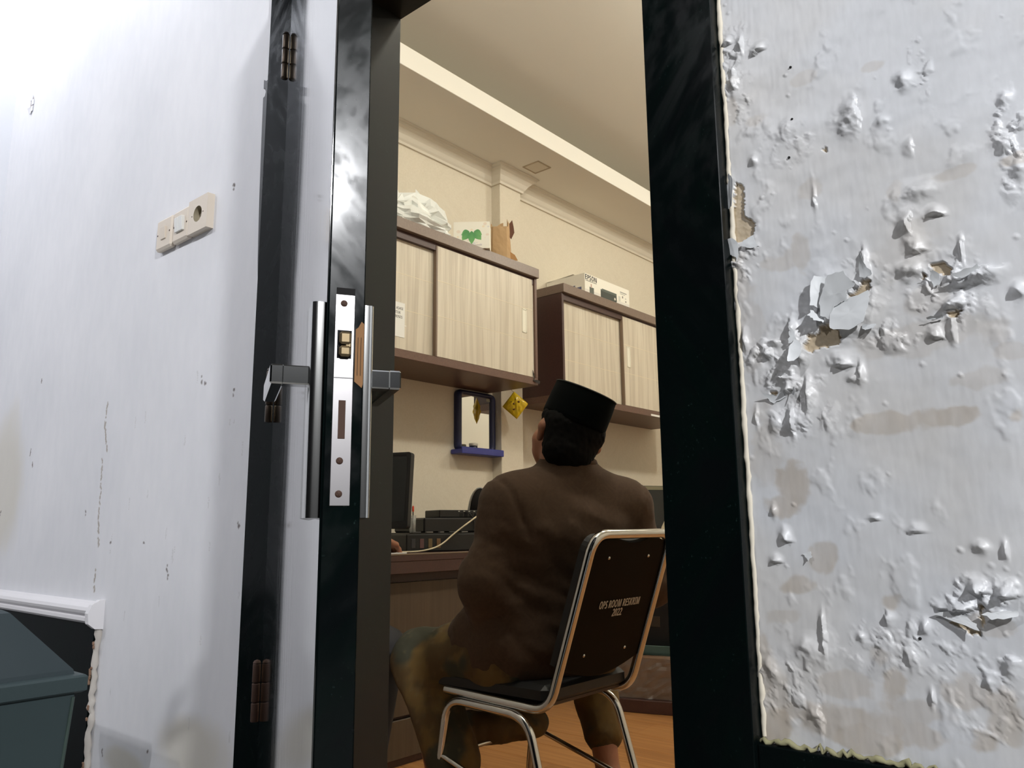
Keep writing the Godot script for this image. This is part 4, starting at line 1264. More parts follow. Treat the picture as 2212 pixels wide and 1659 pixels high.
# A creased bag-like lump: a dome of faceted folds standing on `base`.
func crumple(parent: Node3D, called: String, base: Vector3, half: Vector3, m: Material, sd: int, amp: float) -> void:
	var st := tool()
	st.set_smooth_group(-1)
	var nu := 30
	var nv := 14
	var pt := func(u: int, v: int) -> Vector3:
		var a := TAU * (u % nu) / nu
		var t := float(v) / nv
		var rad := sqrt(maxf(1.0 - pow(t, 2.6), 0.0))
		var d := Vector3(cos(a) * rad, t, sin(a) * rad)
		var n := noise2.get_noise_3d(d.x * 1.5 + sd, d.y * 1.4, d.z * 1.5) * 0.5 + noise.get_noise_3d(d.x * 1.2, d.y * 1.2 + sd, d.z * 1.2) * 0.7
		var k := 1.0 + amp * (n - 0.1)
		return base + Vector3(d.x * half.x * k, d.y * half.y * (0.82 + amp * 0.9 * noise.get_noise_2d(a * 1.1 + sd, 2.0) * t), d.z * half.z * k)
	for v in nv:
		for u in nu:
			var a: Vector3 = pt.call(u, v)
			var b: Vector3 = pt.call(u + 1, v)
			var c: Vector3 = pt.call(u + 1, v + 1)
			var d: Vector3 = pt.call(u, v + 1)
			quad(st, a, b, c, d, (a + c) / 2 - base)
	put(st, called, m, parent)

# ---------------------------------------------------------------- desk and its equipment

func desk_and_equipment() -> void:
	var st := tool()
	var wt := thing("desk_worktop", "dark brown desk worktop running along the cream wall", "desk", Vector3(-2.58, 0.70, -2.7))
	slab(st, Vector3(-2.782, 0.745, -4.6), Vector3(-2.30, 0.773, -1.0), 0.0015)
	put(st, "top_board", M.dark_brown_laminate, wt)
	st = tool()
	slab(st, Vector3(-2.33, 0.70, -4.6), Vector3(-2.302, 0.745, -1.0), 0.001)
	put(st, "front_edge", M.dark_brown_laminate, wt)
	st = tool()
	slab(st, Vector3(-2.305, 0.768, -4.6), Vector3(-2.2985, 0.7735, -1.0), 0.001)
	put(st, "edge_banding", mat("edge_banding", rgb(120, 104, 86), 0.4), wt)
	st = tool()
	slab(st, Vector3(-2.782, 0.0, -4.6), Vector3(-2.33, 0.745, -4.57))
	put(st, "end_panel", M.dark_brown_laminate, wt)
	var du := thing("drawer_unit", "drawer unit under the desk worktop with shade painted into its oak fronts", "drawers", Vector3(-2.58, 0, -1.5))
	st = tool()
	slab(st, Vector3(-2.782, 0.0, -1.98), Vector3(-2.372, 0.70, -1.02))
	put(st, "carcass", M.dark_brown_laminate, du)
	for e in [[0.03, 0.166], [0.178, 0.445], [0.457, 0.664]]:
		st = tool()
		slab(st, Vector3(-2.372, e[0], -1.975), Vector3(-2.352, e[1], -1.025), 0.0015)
		put(st, "drawer_front", M.shaded_oak_laminate, du)
	# ink tank printer with four small ink windows
	var pr := thing("ink_tank_printer", "black ink tank printer with four ink windows on the desk", "printer", Vector3(-2.53, 0.773, -1.41))
	st = tool()
	slab(st, Vector3(-2.70, 0.774, -1.61), Vector3(-2.362, 0.845, -1.222), 0.004)
	put(st, "lower_body", M.black_plastic, pr)
	st = tool()
	slab(st, Vector3(-2.70, 0.845, -1.61), Vector3(-2.37, 0.850, -1.24), 0.001)
	put(st, "top_tray", M.black_gloss, pr)
	st = tool()
	slab(st, Vector3(-2.70, 0.850, -1.66), Vector3(-2.40, 0.911, -1.318), 0.006)
	put(st, "scanner_unit", M.black_plastic, pr)
	var inks: Array = [rgb(48, 48, 52), rgb(92, 62, 62), rgb(104, 86, 56), rgb(112, 84, 56)]
	for k in 4:
		st = tool()
		slab(st, Vector3(-2.3625, 0.788, -1.262 - k * 0.038), Vector3(-2.3605, 0.826, -1.244 - k * 0.038), 0.0006)
		put(st, "ink_window", mat("ink_window_%d" % k, inks[k], 0.3), pr)
	st = tool()
	slab(st, Vector3(-2.4005, 0.856, -1.655), Vector3(-2.398, 0.876, -1.578), 0.0005)
	put(st, "paper_label", mat("old_label", rgb(186, 168, 136), 0.7), pr)
	for k in 5:
		st = tool()
		box(st, Vector3(-2.385, 0.852, -1.28 - k * 0.055), Vector3(0.012, 0.004, 0.03), 0.001, Basis(Vector3.UP, 0.5 * (k % 3 - 1)))
		put(st, "tray_clip", mat("clip_steel", rgb(150, 150, 150), 0.3, 0.9), pr)
	var ro := thing("network_router", "slim black network router lying on the printer", "router", Vector3(-2.49, 0.911, -1.51))
	st = tool()
	slab(st, Vector3(-2.56, 0.912, -1.615), Vector3(-2.42, 0.944, -1.40), 0.003)
	put(st, "router_case", M.black_plastic, ro)
	for k in 5:
		st = tool()
		slab(st, Vector3(-2.4205, 0.936, -1.498 - k * 0.025), Vector3(-2.4195, 0.941, -1.490 - k * 0.025))
		put(st, "status_window", mat("status_window", rgb(150, 150, 140), 0.4), ro)
	for k in 4:
		st = tool()
		slab(st, Vector3(-2.4205, 0.917, -1.512 - k * 0.024), Vector3(-2.4192, 0.931, -1.496 - k * 0.024))
		put(st, "port", M.dark_hole, ro)
	var cb := thing("network_cable", "cream network cable drooping from the router across the printer", "cable", Vector3(-2.33, 0.775, -1.2))
	st = tool()
	tube(st, fillet([Vector3(-2.42, 0.926, -1.585), Vector3(-2.385, 0.925, -1.575), Vector3(-2.352, 0.895, -1.51), Vector3(-2.348, 0.845, -1.43), Vector3(-2.335, 0.795, -1.36), Vector3(-2.32, 0.7765, -1.27), Vector3(-2.315, 0.7765, -1.15), Vector3(-2.32, 0.7765, -1.02)], 0.06, 6), 0.0033, 8)
	put(st, "sheath", mat("cable_cream", rgb(206, 194, 164), 0.5), cb)
	st = tool()
	box(st, Vector3(-2.412, 0.926, -1.585), Vector3(0.02, 0.009, 0.011), 0.001)
	put(st, "plug", mat("plug_clear", rgb(196, 190, 176), 0.2), cb)
	var c2 := thing("power_cord", "thin black cord hanging from the router over the scanner", "cable", Vector3(-2.40, 0.86, -1.55))
	st = tool()
	tube(st, fillet([Vector3(-2.42, 0.934, -1.52), Vector3(-2.40, 0.932, -1.535), Vector3(-2.393, 0.90, -1.552), Vector3(-2.392, 0.853, -1.556)], 0.02, 5), 0.0022, 6)
	put(st, "sheath", M.black_plastic, c2)
	# pen standing in a small clear cup
	var cup := thing("clear_cup", "small clear plastic cup on the printer tray", "cup", Vector3(-2.39, 0.850, -1.262))
	st = tool()
	lathe(st, Vector3(-2.39, 0.8502, -1.262), [Vector2(0.0001, 0.0), Vector2(0.012, 0.0), Vector2(0.014, 0.07), Vector2(0.0132, 0.07), Vector2(0.0112, 0.001), Vector2(0.0001, 0.001)], 16)
	var clear := mat("clear_plastic", Color(0.9, 0.92, 0.9, 0.22), 0.05)
	clear.transparency = BaseMaterial3D.TRANSPARENCY_ALPHA
	put(st, "cup_wall", clear, cup)
	var pen := thing("pen", "slim pen with a red cap standing in the clear cup", "pen", Vector3(-2.39, 0.852, -1.262))
	st = tool()
	tube(st, [Vector3(-2.388, 0.8525, -1.262), Vector3(-2.392, 0.937, -1.264)], 0.0026, 8)
	put(st, "barrel", mat("pen_barrel", rgb(60, 56, 52), 0.35), pen)
	st = tool()
	tube(st, [Vector3(-2.392, 0.935, -1.264), Vector3(-2.3922, 0.938, -1.264), Vector3(-2.3927, 0.955, -1.2643), Vector3(-2.3929, 0.9595, -1.2644)], [0.003, 0.0042, 0.0042, 0.002], 10)
	put(st, "cap", mat("pen_red", rgb(226, 66, 30), 0.35), pen)
	# the printer and what lies on it stand askew on the desk, facing the visitors
	var pivot := Vector3(-2.362, 0, -1.222)
	var askew := Transform3D(Basis(Vector3.UP, deg_to_rad(-17)), pivot + Vector3(-0.075, 0, -0.085)) * Transform3D(Basis(), -pivot)
	for o in [pr, ro, cb, c2, cup, pen]:
		o.transform = askew * o.transform
	# flat monitor at the desk's near end, dark screen
	monitor("computer_monitor", "black computer monitor with a dark screen at the doorway end of the desk", Vector3(-2.53, 0.773, -1.165), deg_to_rad(20), 0.40, 0.30, 0.868, false)
	monitor("computer_monitor", "black computer monitor at the far end of the desk beyond the chair", Vector3(-2.52, 0.773, -3.44), deg_to_rad(60), 0.46, 0.27, 0.845, true)
	# rounded black speaker
	var sp := thing("desk_speaker", "rounded black desk speaker with a silver rim beside the printer", "speaker", Vector3(-2.56, 0.773, -1.885))
	st = tool()
	var oval := PackedVector2Array()
	for k in 24:
		var a := TAU * k / 24
		oval.append(Vector2(cos(a) * 0.055, 0.15 + sin(a) * 0.13))
	var sb := Basis(Vector3.UP, deg_to_rad(25)) * Basis(Vector3(0.9, 0, -0.43).normalized(), Vector3.UP, Vector3(0.43, 0, 0.9).normalized())
	prism(st, Vector3(-2.56, 0.773, -1.875), sb, oval, 0.06)
	put(st, "shell", M.black_gloss, sp)
	st = tool()
	var rim: Array = []
	for k in 25:
		var a := TAU * k / 24
		rim.append(Vector3(-2.56, 0.773, -1.875) + sb * Vector3(cos(a) * 0.055, 0.15 + sin(a) * 0.13, 0.0))
	tube(st, rim, 0.004, 6, false)
	put(st, "rim", mat("silver_rim", rgb(150, 152, 150), 0.3, 0.8), sp)
	st = tool()
	slab(st, Vector3(-2.61, 0.7735, -1.925), Vector3(-2.51, 0.80, -1.845), 0.006)
	put(st, "foot", M.black_plastic, sp)
	# papers by the hand
	var pp := thing("paper_sheets", "loose white paper sheets on the desk beside the printer", "paper", Vector3(-2.42, 0.773, -1.15))
	st = tool()
	slab(st, Vector3(-2.62, 0.7735, -1.215), Vector3(-2.33, 0.777, -1.02))
	put(st, "sheet", M.white_paper, pp)
	# beyond the chair: low dark plinth, film-wrapped carton, tray, computer case, document holder
	var pl := thing("low_plinth", "low dark brown wooden plinth on the plank floor", "plinth", Vector3(-2.05, 0, -2.8))
	st = tool()
	box(st, Vector3(-2.05, 0.03, -2.80), Vector3(0.75, 0.06, 0.52), 0.003, Basis(Vector3.UP, 0.3))
	put(st, "plinth_board", M.dark_brown_laminate, pl)
	var wc := thing("wrapped_carton", "brown carton wrapped in shiny clear plastic film on the plinth", "box", Vector3(-2.05, 0.06, -2.8))
	st = tool()
	box(st, Vector3(-2.05, 0.155, -2.80), Vector3(0.66, 0.19, 0.46), 0.004, Basis(Vector3.UP, 0.3))
	put(st, "carton_body", mat("brown_carton", rgb(96, 68, 46), 0.8), wc)
	st = tool()
	st.set_smooth_group(-1)
	var wb := Basis(Vector3.UP, 0.3)
	var film := func(i: int, j: int) -> Vector3:
		var u := i / 28.0 - 0.5
		var v := j / 12.0
		return Vector3(-2.05, 0.06, -2.80) + wb * Vector3(u * 0.68, v * 0.20 + 0.002, 0.236 + 0.012 * noise2.get_noise_2d(u * 9.0, v * 4.0) + 0.008 * noise.get_noise_2d(u * 25.0, v * 9.0))
	for i in 28:
		for j in 12:
			quad(st, film.call(i, j), film.call(i + 1, j), film.call(i + 1, j + 1), film.call(i, j + 1), wb.z)
	var fm := mat("clear_film", Color(0.8, 0.78, 0.74, 0.16), 0.12)
	fm.transparency = BaseMaterial3D.TRANSPARENCY_ALPHA
	put(st, "film", fm, wc)
	var ty := thing("teal_tray", "dull teal plastic tray on top of the wrapped carton", "tray", Vector3(-2.1, 0.25, -2.8))
	st = tool()
	box(st, Vector3(-2.08, 0.259, -2.80), Vector3(0.5, 0.015, 0.36), 0.003, wb)
	for s in [-1.0, 1.0]:
		box(st, Vector3(-2.08, 0.274, -2.80) + wb * Vector3(s * 0.245, 0, 0), Vector3(0.01, 0.045, 0.36), 0.002, wb)
		box(st, Vector3(-2.08, 0.274, -2.80) + wb * Vector3(0, 0, s * 0.175), Vector3(0.5, 0.045, 0.01), 0.002, wb)
	put(st, "tray_shell", mat("teal_plastic", rgb(70, 92, 88), 0.45), ty)
	var pc := thing("computer_case", "black upright computer case standing in the teal tray", "computer", Vector3(-2.1, 0.27, -2.8))
	st = tool()
	box(st, Vector3(-2.10, 0.452, -2.82), Vector3(0.40, 0.37, 0.24), 0.004, wb)
	put(st, "case_shell", M.black_plastic, pc)
	st = tool()
	box(st, Vector3(-2.10, 0.40, -2.82) + wb * Vector3(-0.1, 0, 0.121), Vector3(0.12, 0.05, 0.004), 0.001, wb)
	put(st, "drive_panel", mat("drive_panel", rgb(54, 44, 34), 0.5), pc)
	for k in 3:
		st = tool()
		lathe(st, Vector3(-2.10, 0.38 + k * 0.06, -2.82) + wb * Vector3(0.04, 0, 0.121), [Vector2(0.0001, 0.003), Vector2(0.005, 0.0025), Vector2(0.006, 0)], 10, wb * Basis(Vector3(1, 0, 0), PI / 2))
		put(st, "knob", mat("knob_metal", rgb(150, 140, 116), 0.3, 0.8), pc)
	var dh := thing("document_holder", "cream curved plastic document holder beside the far monitor", "holder", Vector3(-2.36, 0.773, -3.2))
	st = tool()
	prism(st, Vector3(-2.36, 0.774, -3.25), Basis(Vector3(0.76, 0, -0.65), Vector3.UP, Vector3(0.65, 0, 0.76)), PackedVector2Array([Vector2(-0.05, 0.0), Vector2(-0.03, 0.09), Vector2(0.0, 0.15), Vector2(0.035, 0.19), Vector2(0.045, 0.15), Vector2(0.02, 0.11), Vector2(0.03, 0.09), Vector2(0.0, 0.0)]), 0.006)
	put(st, "blade", mat("holder_cream", rgb(206, 196, 168), 0.4), dh)
	st = tool()
	slab(st, Vector3(-2.43, 0.7735, -3.3), Vector3(-2.31, 0.78, -3.2), 0.002)
	put(st, "foot", mat("holder_cream", rgb(206, 196, 168), 0.4), dh)

func monitor(called: String, label: String, base: Vector3, turn: float, w: float, h: float, y0: float, bright_edge: bool) -> void:
	var t := thing(called, label, "monitor", base)
	var b := Basis(Vector3.UP, turn)
	var c := Vector3(base.x, y0 + h / 2, base.z)
	var outline := PackedVector2Array()
	var r := 0.012
	for q in [[1, 1], [-1, 1], [-1, -1], [1, -1]]:
		var a0: float = {"1_1": 0.0, "-1_1": PI / 2, "-1_-1": PI, "1_-1": PI * 1.5}["%d_%d" % [q[0], q[1]]]
		for k in 6:
			var a := a0 + PI / 2 * k / 5
			outline.append(Vector2(q[0] * (w / 2 - r) + cos(a) * r, q[1] * (h / 2 - r) + sin(a) * r))
	var tilt := b * Basis(Vector3(1, 0, 0), deg_to_rad(-5))
	var st := tool()
	prism(st, c, tilt, outline, 0.028)
	put(st, "bezel", M.black_plastic, t)
	st = tool()
	box(st, c + tilt * Vector3(0, 0.004, 0.0006), Vector3(w - 0.03, h - 0.045, 0.001), 0.0, tilt)
	put(st, "dark_screen", mat("dark_screen", rgb(22, 26, 26), 0.18), t)
	if bright_edge:
		st = tool()
		box(st, c + tilt * Vector3(0.02, h / 2 - 0.014, 0.0014), Vector3(w - 0.1, 0.022, 0.001), 0.0, tilt)
		put(st, "title_strip", mat("title_strip", rgb(120, 116, 92), 0.4), t)
	else:
		st = tool()
		box(st, c + tilt * Vector3(w / 2 - 0.05, h / 2 - 0.012, 0.0008), Vector3(0.06, 0.003, 0.001), 0.0, tilt)
		put(st, "vent_slot", M.dark_hole, t)
	st = tool()
	box(st, Vector3(base.x, (base.y + y0) / 2 + 0.056, base.z) + b * Vector3(0, 0, -0.037), Vector3(0.06, y0 - base.y + 0.1, 0.018), 0.004, b)
	put(st, "neck", M.black_plastic, t)
	st = tool()
	lathe(st, base + b * Vector3(0, 0.0005, 0.03), [Vector2(0.0001, 0.012), Vector2(0.07, 0.009), Vector2(0.078, 0.004), Vector2(0.078, 0.0), Vector2(0.0001, 0.0)], 28)
	put(st, "foot", M.black_plastic, t)

# ---------------------------------------------------------------- mirror and sachet

func mirror_and_sachet() -> void:
	var t := thing("wall_mirror", "small blue plastic framed wall mirror with a shelf under the cabinet", "mirror", Vector3(-2.83, 1.23, -2.13))
	var fb := Basis(Vector3(0, 0, -1), Vector3.UP, Vector3(1, 0, 0))
	# rounded frame: outer and inner rings
	var ring := func(hw: float, hh: float, r: float) -> Array:
		var out: Array = []
		for q in 4:
			var sx: float = [1, -1, -1, 1][q]
			var sy: float = [1, 1, -1, -1][q]
			for k in 7:
				var a := PI / 2 * q + PI / 2 * k / 6
				out.append(Vector2(sx * (hw - r) + cos(a) * r, sy * (hh - r) + sin(a) * r))
		return out
	var c := Vector3(-2.85, 1.417, -2.132)
	var levels: Array = [[0.143, 0.158, 0.028, 0.0], [0.145, 0.16, 0.03, 0.02], [0.138, 0.153, 0.026, 0.034], [0.122, 0.143, 0.016, 0.036], [0.112, 0.136, 0.01, 0.026], [0.111, 0.135, 0.01, 0.018]]
	var st := tool()
	st.set_smooth_group(0)
	for l in levels.size() - 1:
		var a: Array = ring.call(levels[l][0], levels[l][1], levels[l][2])
		var b: Array = ring.call(levels[l + 1][0], levels[l + 1][1], levels[l + 1][2])
		for k in a.size():
			var k2 := (k + 1) % a.size()
			var e := func(p: Vector2, d: float) -> Vector3: return c + fb * Vector3(p.x, p.y, d)
			quad(st, e.call(a[k], levels[l][3]), e.call(a[k2], levels[l][3]), e.call(b[k2], levels[l + 1][3]), e.call(b[k], levels[l + 1][3]), fb * Vector3(a[k].x * (1 if l < 3 else -1), a[k].y * (1 if l < 3 else -1), 0.05))
	put(st, "frame", M.blue_plastic, t)
	st = tool()
	slab(st, Vector3(-2.842, 1.275, -2.25), Vector3(-2.831, 1.558, -2.015))
	put(st, "glass", mat("mirror_glass", rgb(226, 226, 220), 0.01, 1.0), t)
	st = tool()
	slab(st, Vector3(-2.85, 1.238, -2.283), Vector3(-2.768, 1.262, -1.965), 0.004)
	slab(st, Vector3(-2.774, 1.238, -2.283), Vector3(-2.766, 1.272, -1.965), 0.003)
	put(st, "shelf", mat("blue_shelf", rgb(52, 58, 136), 0.35), t)
	st = tool()
	slab(st, Vector3(-2.8308, 1.535, -2.243), Vector3(-2.830, 1.552, -2.215))
	put(st, "corner_sticker", mat("corner_sticker", rgb(150, 146, 128), 0.6), t)
	var j := thing("cosmetic_jar", "tiny blue jar with a pale lid on the mirror shelf", "jar", Vector3(-2.79, 1.262, -2.07))
	st = tool()
	lathe(st, Vector3(-2.79, 1.2625, -2.07), [Vector2(0.0001, 0), Vector2(0.021, 0.0), Vector2(0.022, 0.003), Vector2(0.022, 0.02), Vector2(0.0001, 0.02)], 20)
	put(st, "jar_body", mat("jar_blue", rgb(20, 26, 48), 0.25), j)
	st = tool()
	lathe(st, Vector3(-2.79, 1.2825, -2.07), [Vector2(0.022, 0.0), Vector2(0.023, 0.002), Vector2(0.023, 0.012), Vector2(0.02, 0.014), Vector2(0.0001, 0.0145)], 20)
	put(st, "lid", mat("jar_lid", rgb(176, 170, 158), 0.4), j)
	var cmb := thing("comb", "pale flat comb lying on the mirror shelf beside the jar", "comb", Vector3(-2.80, 1.262, -2.17))
	st = tool()
	box(st, Vector3(-2.80, 1.2665, -2.17), Vector3(0.02, 0.006, 0.14), 0.002, Basis(Vector3.UP, 0.08))
	put(st, "spine", mat("comb_pink", rgb(196, 172, 156), 0.4), cmb)
	for k in 20:
		st = tool()
		box(st, Vector3(-2.815, 1.2645, -2.11 - k * 0.006), Vector3(0.02, 0.0025, 0.0025))
		put(st, "comb_tooth", mat("comb_pink", rgb(196, 172, 156), 0.4), cmb)
	# yellow liquid sachet hanging by a corner from the cabinet's end
	var s := thing("yellow_sachet", "yellow plastic sachet hanging by one corner below the cabinet", "sachet", Vector3(-2.69, 1.43, -2.285))
	var sb := Basis(Vector3(0.70, 0.02, -0.71).normalized(), Vector3.UP, Vector3(0.71, 0, 0.70).normalized()) * Basis(Vector3(0, 0, 1), 0.09)
	var cc := Vector3(-2.69, 1.508, -2.29)
	st = tool()
	st.set_smooth_group(0)
	var n := 16
	var pt := func(i: int, k: int, side: float) -> Vector3:
		var u := i / float(n) * 2.0 - 1.0
		var v := k / float(n) * 2.0 - 1.0
		var bulge := 0.018 * pow((1.0 - u * u) * (1.0 - v * v), 0.55) * (1.0 + 0.5 * noise.get_noise_2d(u * 2.4, v * 2.4))
		var x := (u - v) / 2.0 * 0.07
		var y := (u + v) / 2.0 * 0.075
		return cc + sb * Vector3(x, y, bulge * side)
	for side in [1.0, -1.0]:
		for i in n:
			for k in n:
				quad(st, pt.call(i, k, side), pt.call(i + 1, k, side), pt.call(i + 1, k + 1, side), pt.call(i, k + 1, side), sb.z * side)
	var ym := mat("yellow_film", rgb(234, 200, 36), 0.18)
	ym.backlight_enabled = true
	ym.backlight = Color(0.5, 0.38, 0.03)
	put(st, "pouch", ym, s)
	for q in [[0.3, 0.2, 0.006], [-0.15, 0.1, 0.005], [0.05, 0.42, 0.004], [-0.2, -0.3, 0.007], [0.15, -0.1, 0.0035], [-0.35, 0.25, 0.004]]:
		st = tool()
		lathe(st, cc + sb * Vector3(q[0] * 0.06, q[1] * 0.07, 0.0165), [Vector2(0.0001, 0.002), Vector2(q[2], 0.0), Vector2(q[2], -0.004)], 9, sb * Basis(Vector3(1, 0, 0), PI / 2))
		put(st, "print_mark", mat("sachet_print", rgb(112, 70, 22), 0.5), s)
	st = tool()
	tube(st, [cc + sb * Vector3(0, 0.07, 0), Vector3(-2.686, 1.588, -2.248)], 0.0012, 6)
	put(st, "string", mat("string", rgb(150, 140, 110), 0.8), s)

# ---------------------------------------------------------------- smooth bodies

# Bones are [a, b, radius a, radius b]; the joined distance field is meshed as surface nets. Returns [vertices, normals, indices].
func soft(bones: Array, cell: float, k: float, disp = null) -> Array:
	var lo := Vector3(99, 99, 99)
	var hi := -lo
	for b in bones:
		var r := maxf(b[2], b[3]) + cell * 3.0
		lo = lo.min((b[0] as Vector3).min(b[1]) - Vector3(r, r, r))
		hi = hi.max((b[0] as Vector3).max(b[1]) + Vector3(r, r, r))
	var nx := int((hi.x - lo.x) / cell) + 2
	var ny := int((hi.y - lo.y) / cell) + 2
	var nz := int((hi.z - lo.z) / cell) + 2
	var F := PackedFloat32Array()
	F.resize(nx * ny * nz)
	F.fill(0.5)
	for b in bones:
		var a: Vector3 = b[0]
		var ba: Vector3 = (b[1] as Vector3) - a
		var bb := maxf(ba.dot(ba), 1e-9)
		var ra: float = b[2]
		var rd: float = b[3] - b[2]
		var m := maxf(b[2], b[3]) + k + cell * 2.0
		var l: Vector3 = (a.min(b[1]) - Vector3(m, m, m) - lo) / cell
		var h: Vector3 = (a.max(b[1]) + Vector3(m, m, m) - lo) / cell
		for z in range(maxi(0, int(l.z)), mini(nz - 1, int(h.z) + 1) + 1):
			for y in range(maxi(0, int(l.y)), mini(ny - 1, int(h.y) + 1) + 1):
				var o := (z * ny + y) * nx
				for x in range(maxi(0, int(l.x)), mini(nx - 1, int(h.x) + 1) + 1):
					var pa := lo + Vector3(x, y, z) * cell - a
					var t := clampf(pa.dot(ba) / bb, 0.0, 1.0)
					var d := (pa - ba * t).length() - ra - rd * t
					var f := F[o + x]
					var g := maxf(k - absf(f - d), 0.0)
					F[o + x] = minf(f, d) - g * g * 0.25 / k
	if disp != null:
		for z in nz:
			for y in ny:
				var o := (z * ny + y) * nx
				for x in nx:
					if absf(F[o + x]) < cell * 2.5 + 0.012:
						F[o + x] += disp.call(lo + Vector3(x, y, z) * cell)
	var ids := PackedInt32Array()
	ids.resize(nx * ny * nz)
	ids.fill(-1)
	var vs := PackedVector3Array()
	var offs: Array = [0, 1, nx, nx + 1, nx * ny, nx * ny + 1, nx * ny + nx, nx * ny + nx + 1]
	var cor: Array = [Vector3(0, 0, 0), Vector3(1, 0, 0), Vector3(0, 1, 0), Vector3(1, 1, 0), Vector3(0, 0, 1), Vector3(1, 0, 1), Vector3(0, 1, 1), Vector3(1, 1, 1)]
	var edges: Array = [[0, 1], [2, 3], [4, 5], [6, 7], [0, 2], [1, 3], [4, 6], [5, 7], [0, 4], [1, 5], [2, 6], [3, 7]]
	var far := cell * 2.0
	for z in nz - 1:
		for y in ny - 1:
			var o := (z * ny + y) * nx
			for x in nx - 1:
				var f0 := F[o + x]
				if f0 > far or f0 < -far:
					continue
				var mask := 0
				for c in 8:
					if F[o + x + offs[c]] < 0.0:
						mask |= 1 << c
				if mask == 0 or mask == 255:
					continue
				var s := Vector3.ZERO
				var n := 0
				for e in edges:
					var i0: int = e[0]
					var i1: int = e[1]
					if ((mask >> i0) & 1) != ((mask >> i1) & 1):
						var fa := F[o + x + offs[i0]]
						var fb := F[o + x + offs[i1]]
						s += (cor[i0] as Vector3).lerp(cor[i1], fa / (fa - fb))
						n += 1
				ids[o + x] = vs.size()
				vs.append(lo + (Vector3(x, y, z) + s / n) * cell)
	var idx := PackedInt32Array()
	var steps: Array = [1, nx, nx * ny]
	for z in range(1, nz - 1):
		for y in range(1, ny - 1):
			var o := (z * ny + y) * nx
			for x in range(1, nx - 1):
				var p := o + x
				var f0 := F[p]
				if f0 > far or f0 < -far:
					continue
				for ax in 3:
					var f1 := F[p + steps[ax]]
					if (f0 < 0.0) == (f1 < 0.0):
						continue
					var u: int = steps[(ax + 1) % 3]
					var v: int = steps[(ax + 2) % 3]
					var a := ids[p - u - v]
					var b := ids[p - v]
					var c := ids[p]
					var d := ids[p - u]
					if a < 0 or b < 0 or c < 0 or d < 0:
						continue
					if f0 < 0.0:
						idx.append_array([a, c, b, a, d, c])
					else:
						idx.append_array([a, b, c, a, c, d])
	var ns := PackedVector3Array()
	ns.resize(vs.size())
	for i in range(0, idx.size(), 3):
		var n := (vs[idx[i + 2]] - vs[idx[i]]).cross(vs[idx[i + 1]] - vs[idx[i]])
		ns[idx[i]] += n
		ns[idx[i + 1]] += n
		ns[idx[i + 2]] += n
	for i in ns.size():
		ns[i] = ns[i].normalized()
	return [vs, ns, idx]

func join(parts: Array, color = null) -> ArrayMesh:
	var vs := PackedVector3Array()
	var ns := PackedVector3Array()
	var idx := PackedInt32Array()
	for p in parts:
		var base := vs.size()
		vs.append_array(p[0])
		ns.append_array(p[1])
		for i in p[2]:
			idx.append(base + i)
	var arr := []
	arr.resize(Mesh.ARRAY_MAX)
	arr[Mesh.ARRAY_VERTEX] = vs
	arr[Mesh.ARRAY_NORMAL] = ns
	arr[Mesh.ARRAY_INDEX] = idx
	if color != null:
		var cs := PackedColorArray()
		cs.resize(vs.size())
		for i in vs.size():
			cs[i] = color.call(vs[i])
		arr[Mesh.ARRAY_COLOR] = cs
	var m := ArrayMesh.new()
	m.add_surface_from_arrays(Mesh.PRIMITIVE_TRIANGLES, arr)
	return m

# A hand: wrist position, basis (x towards the thumb side, y away from the palm, z back to the wrist; fingers point along -z), curl in radians.
func hand_bones(w: Vector3, b: Basis, curl: float) -> Array:
	var out: Array = []
	var P := func(x: float, y: float, z: float) -> Vector3: return w + b * Vector3(x, y, z)
	for k in 4:
		var x := 0.030 - k * 0.020
		out.append([P.call(x * 0.6, 0, 0.0), P.call(x, 0, -0.085 + absf(k - 1.0) * 0.004), 0.017, 0.0125])
	for k in 4:
		var x := 0.031 - k * 0.0205
		var len: float = [0.074, 0.082, 0.077, 0.062][k]
		var p: Vector3 = P.call(x, 0, -0.087 + absf(k - 1.0) * 0.004)
		var a := curl * 0.6
		for j in 3:
			var l: float = len * [0.45, 0.31, 0.24][j]
			var q := p + b * Vector3((0.5 - k * 0.33) * 0.006, -sin(a) * l, -cos(a) * l)
			out.append([p, q, 0.0095 - j * 0.0008, 0.0087 - j * 0.0009])
			p = q
			a += curl * 0.55
	var t0: Vector3 = P.call(0.024, -0.004, -0.02)
	var t1: Vector3 = P.call(0.05, -0.014, -0.055)
	var t2: Vector3 = P.call(0.052, -0.022, -0.088)
	out.append([t0, t1, 0.015, 0.011])
	out.append([t1, t2, 0.0105, 0.0085])
	return out

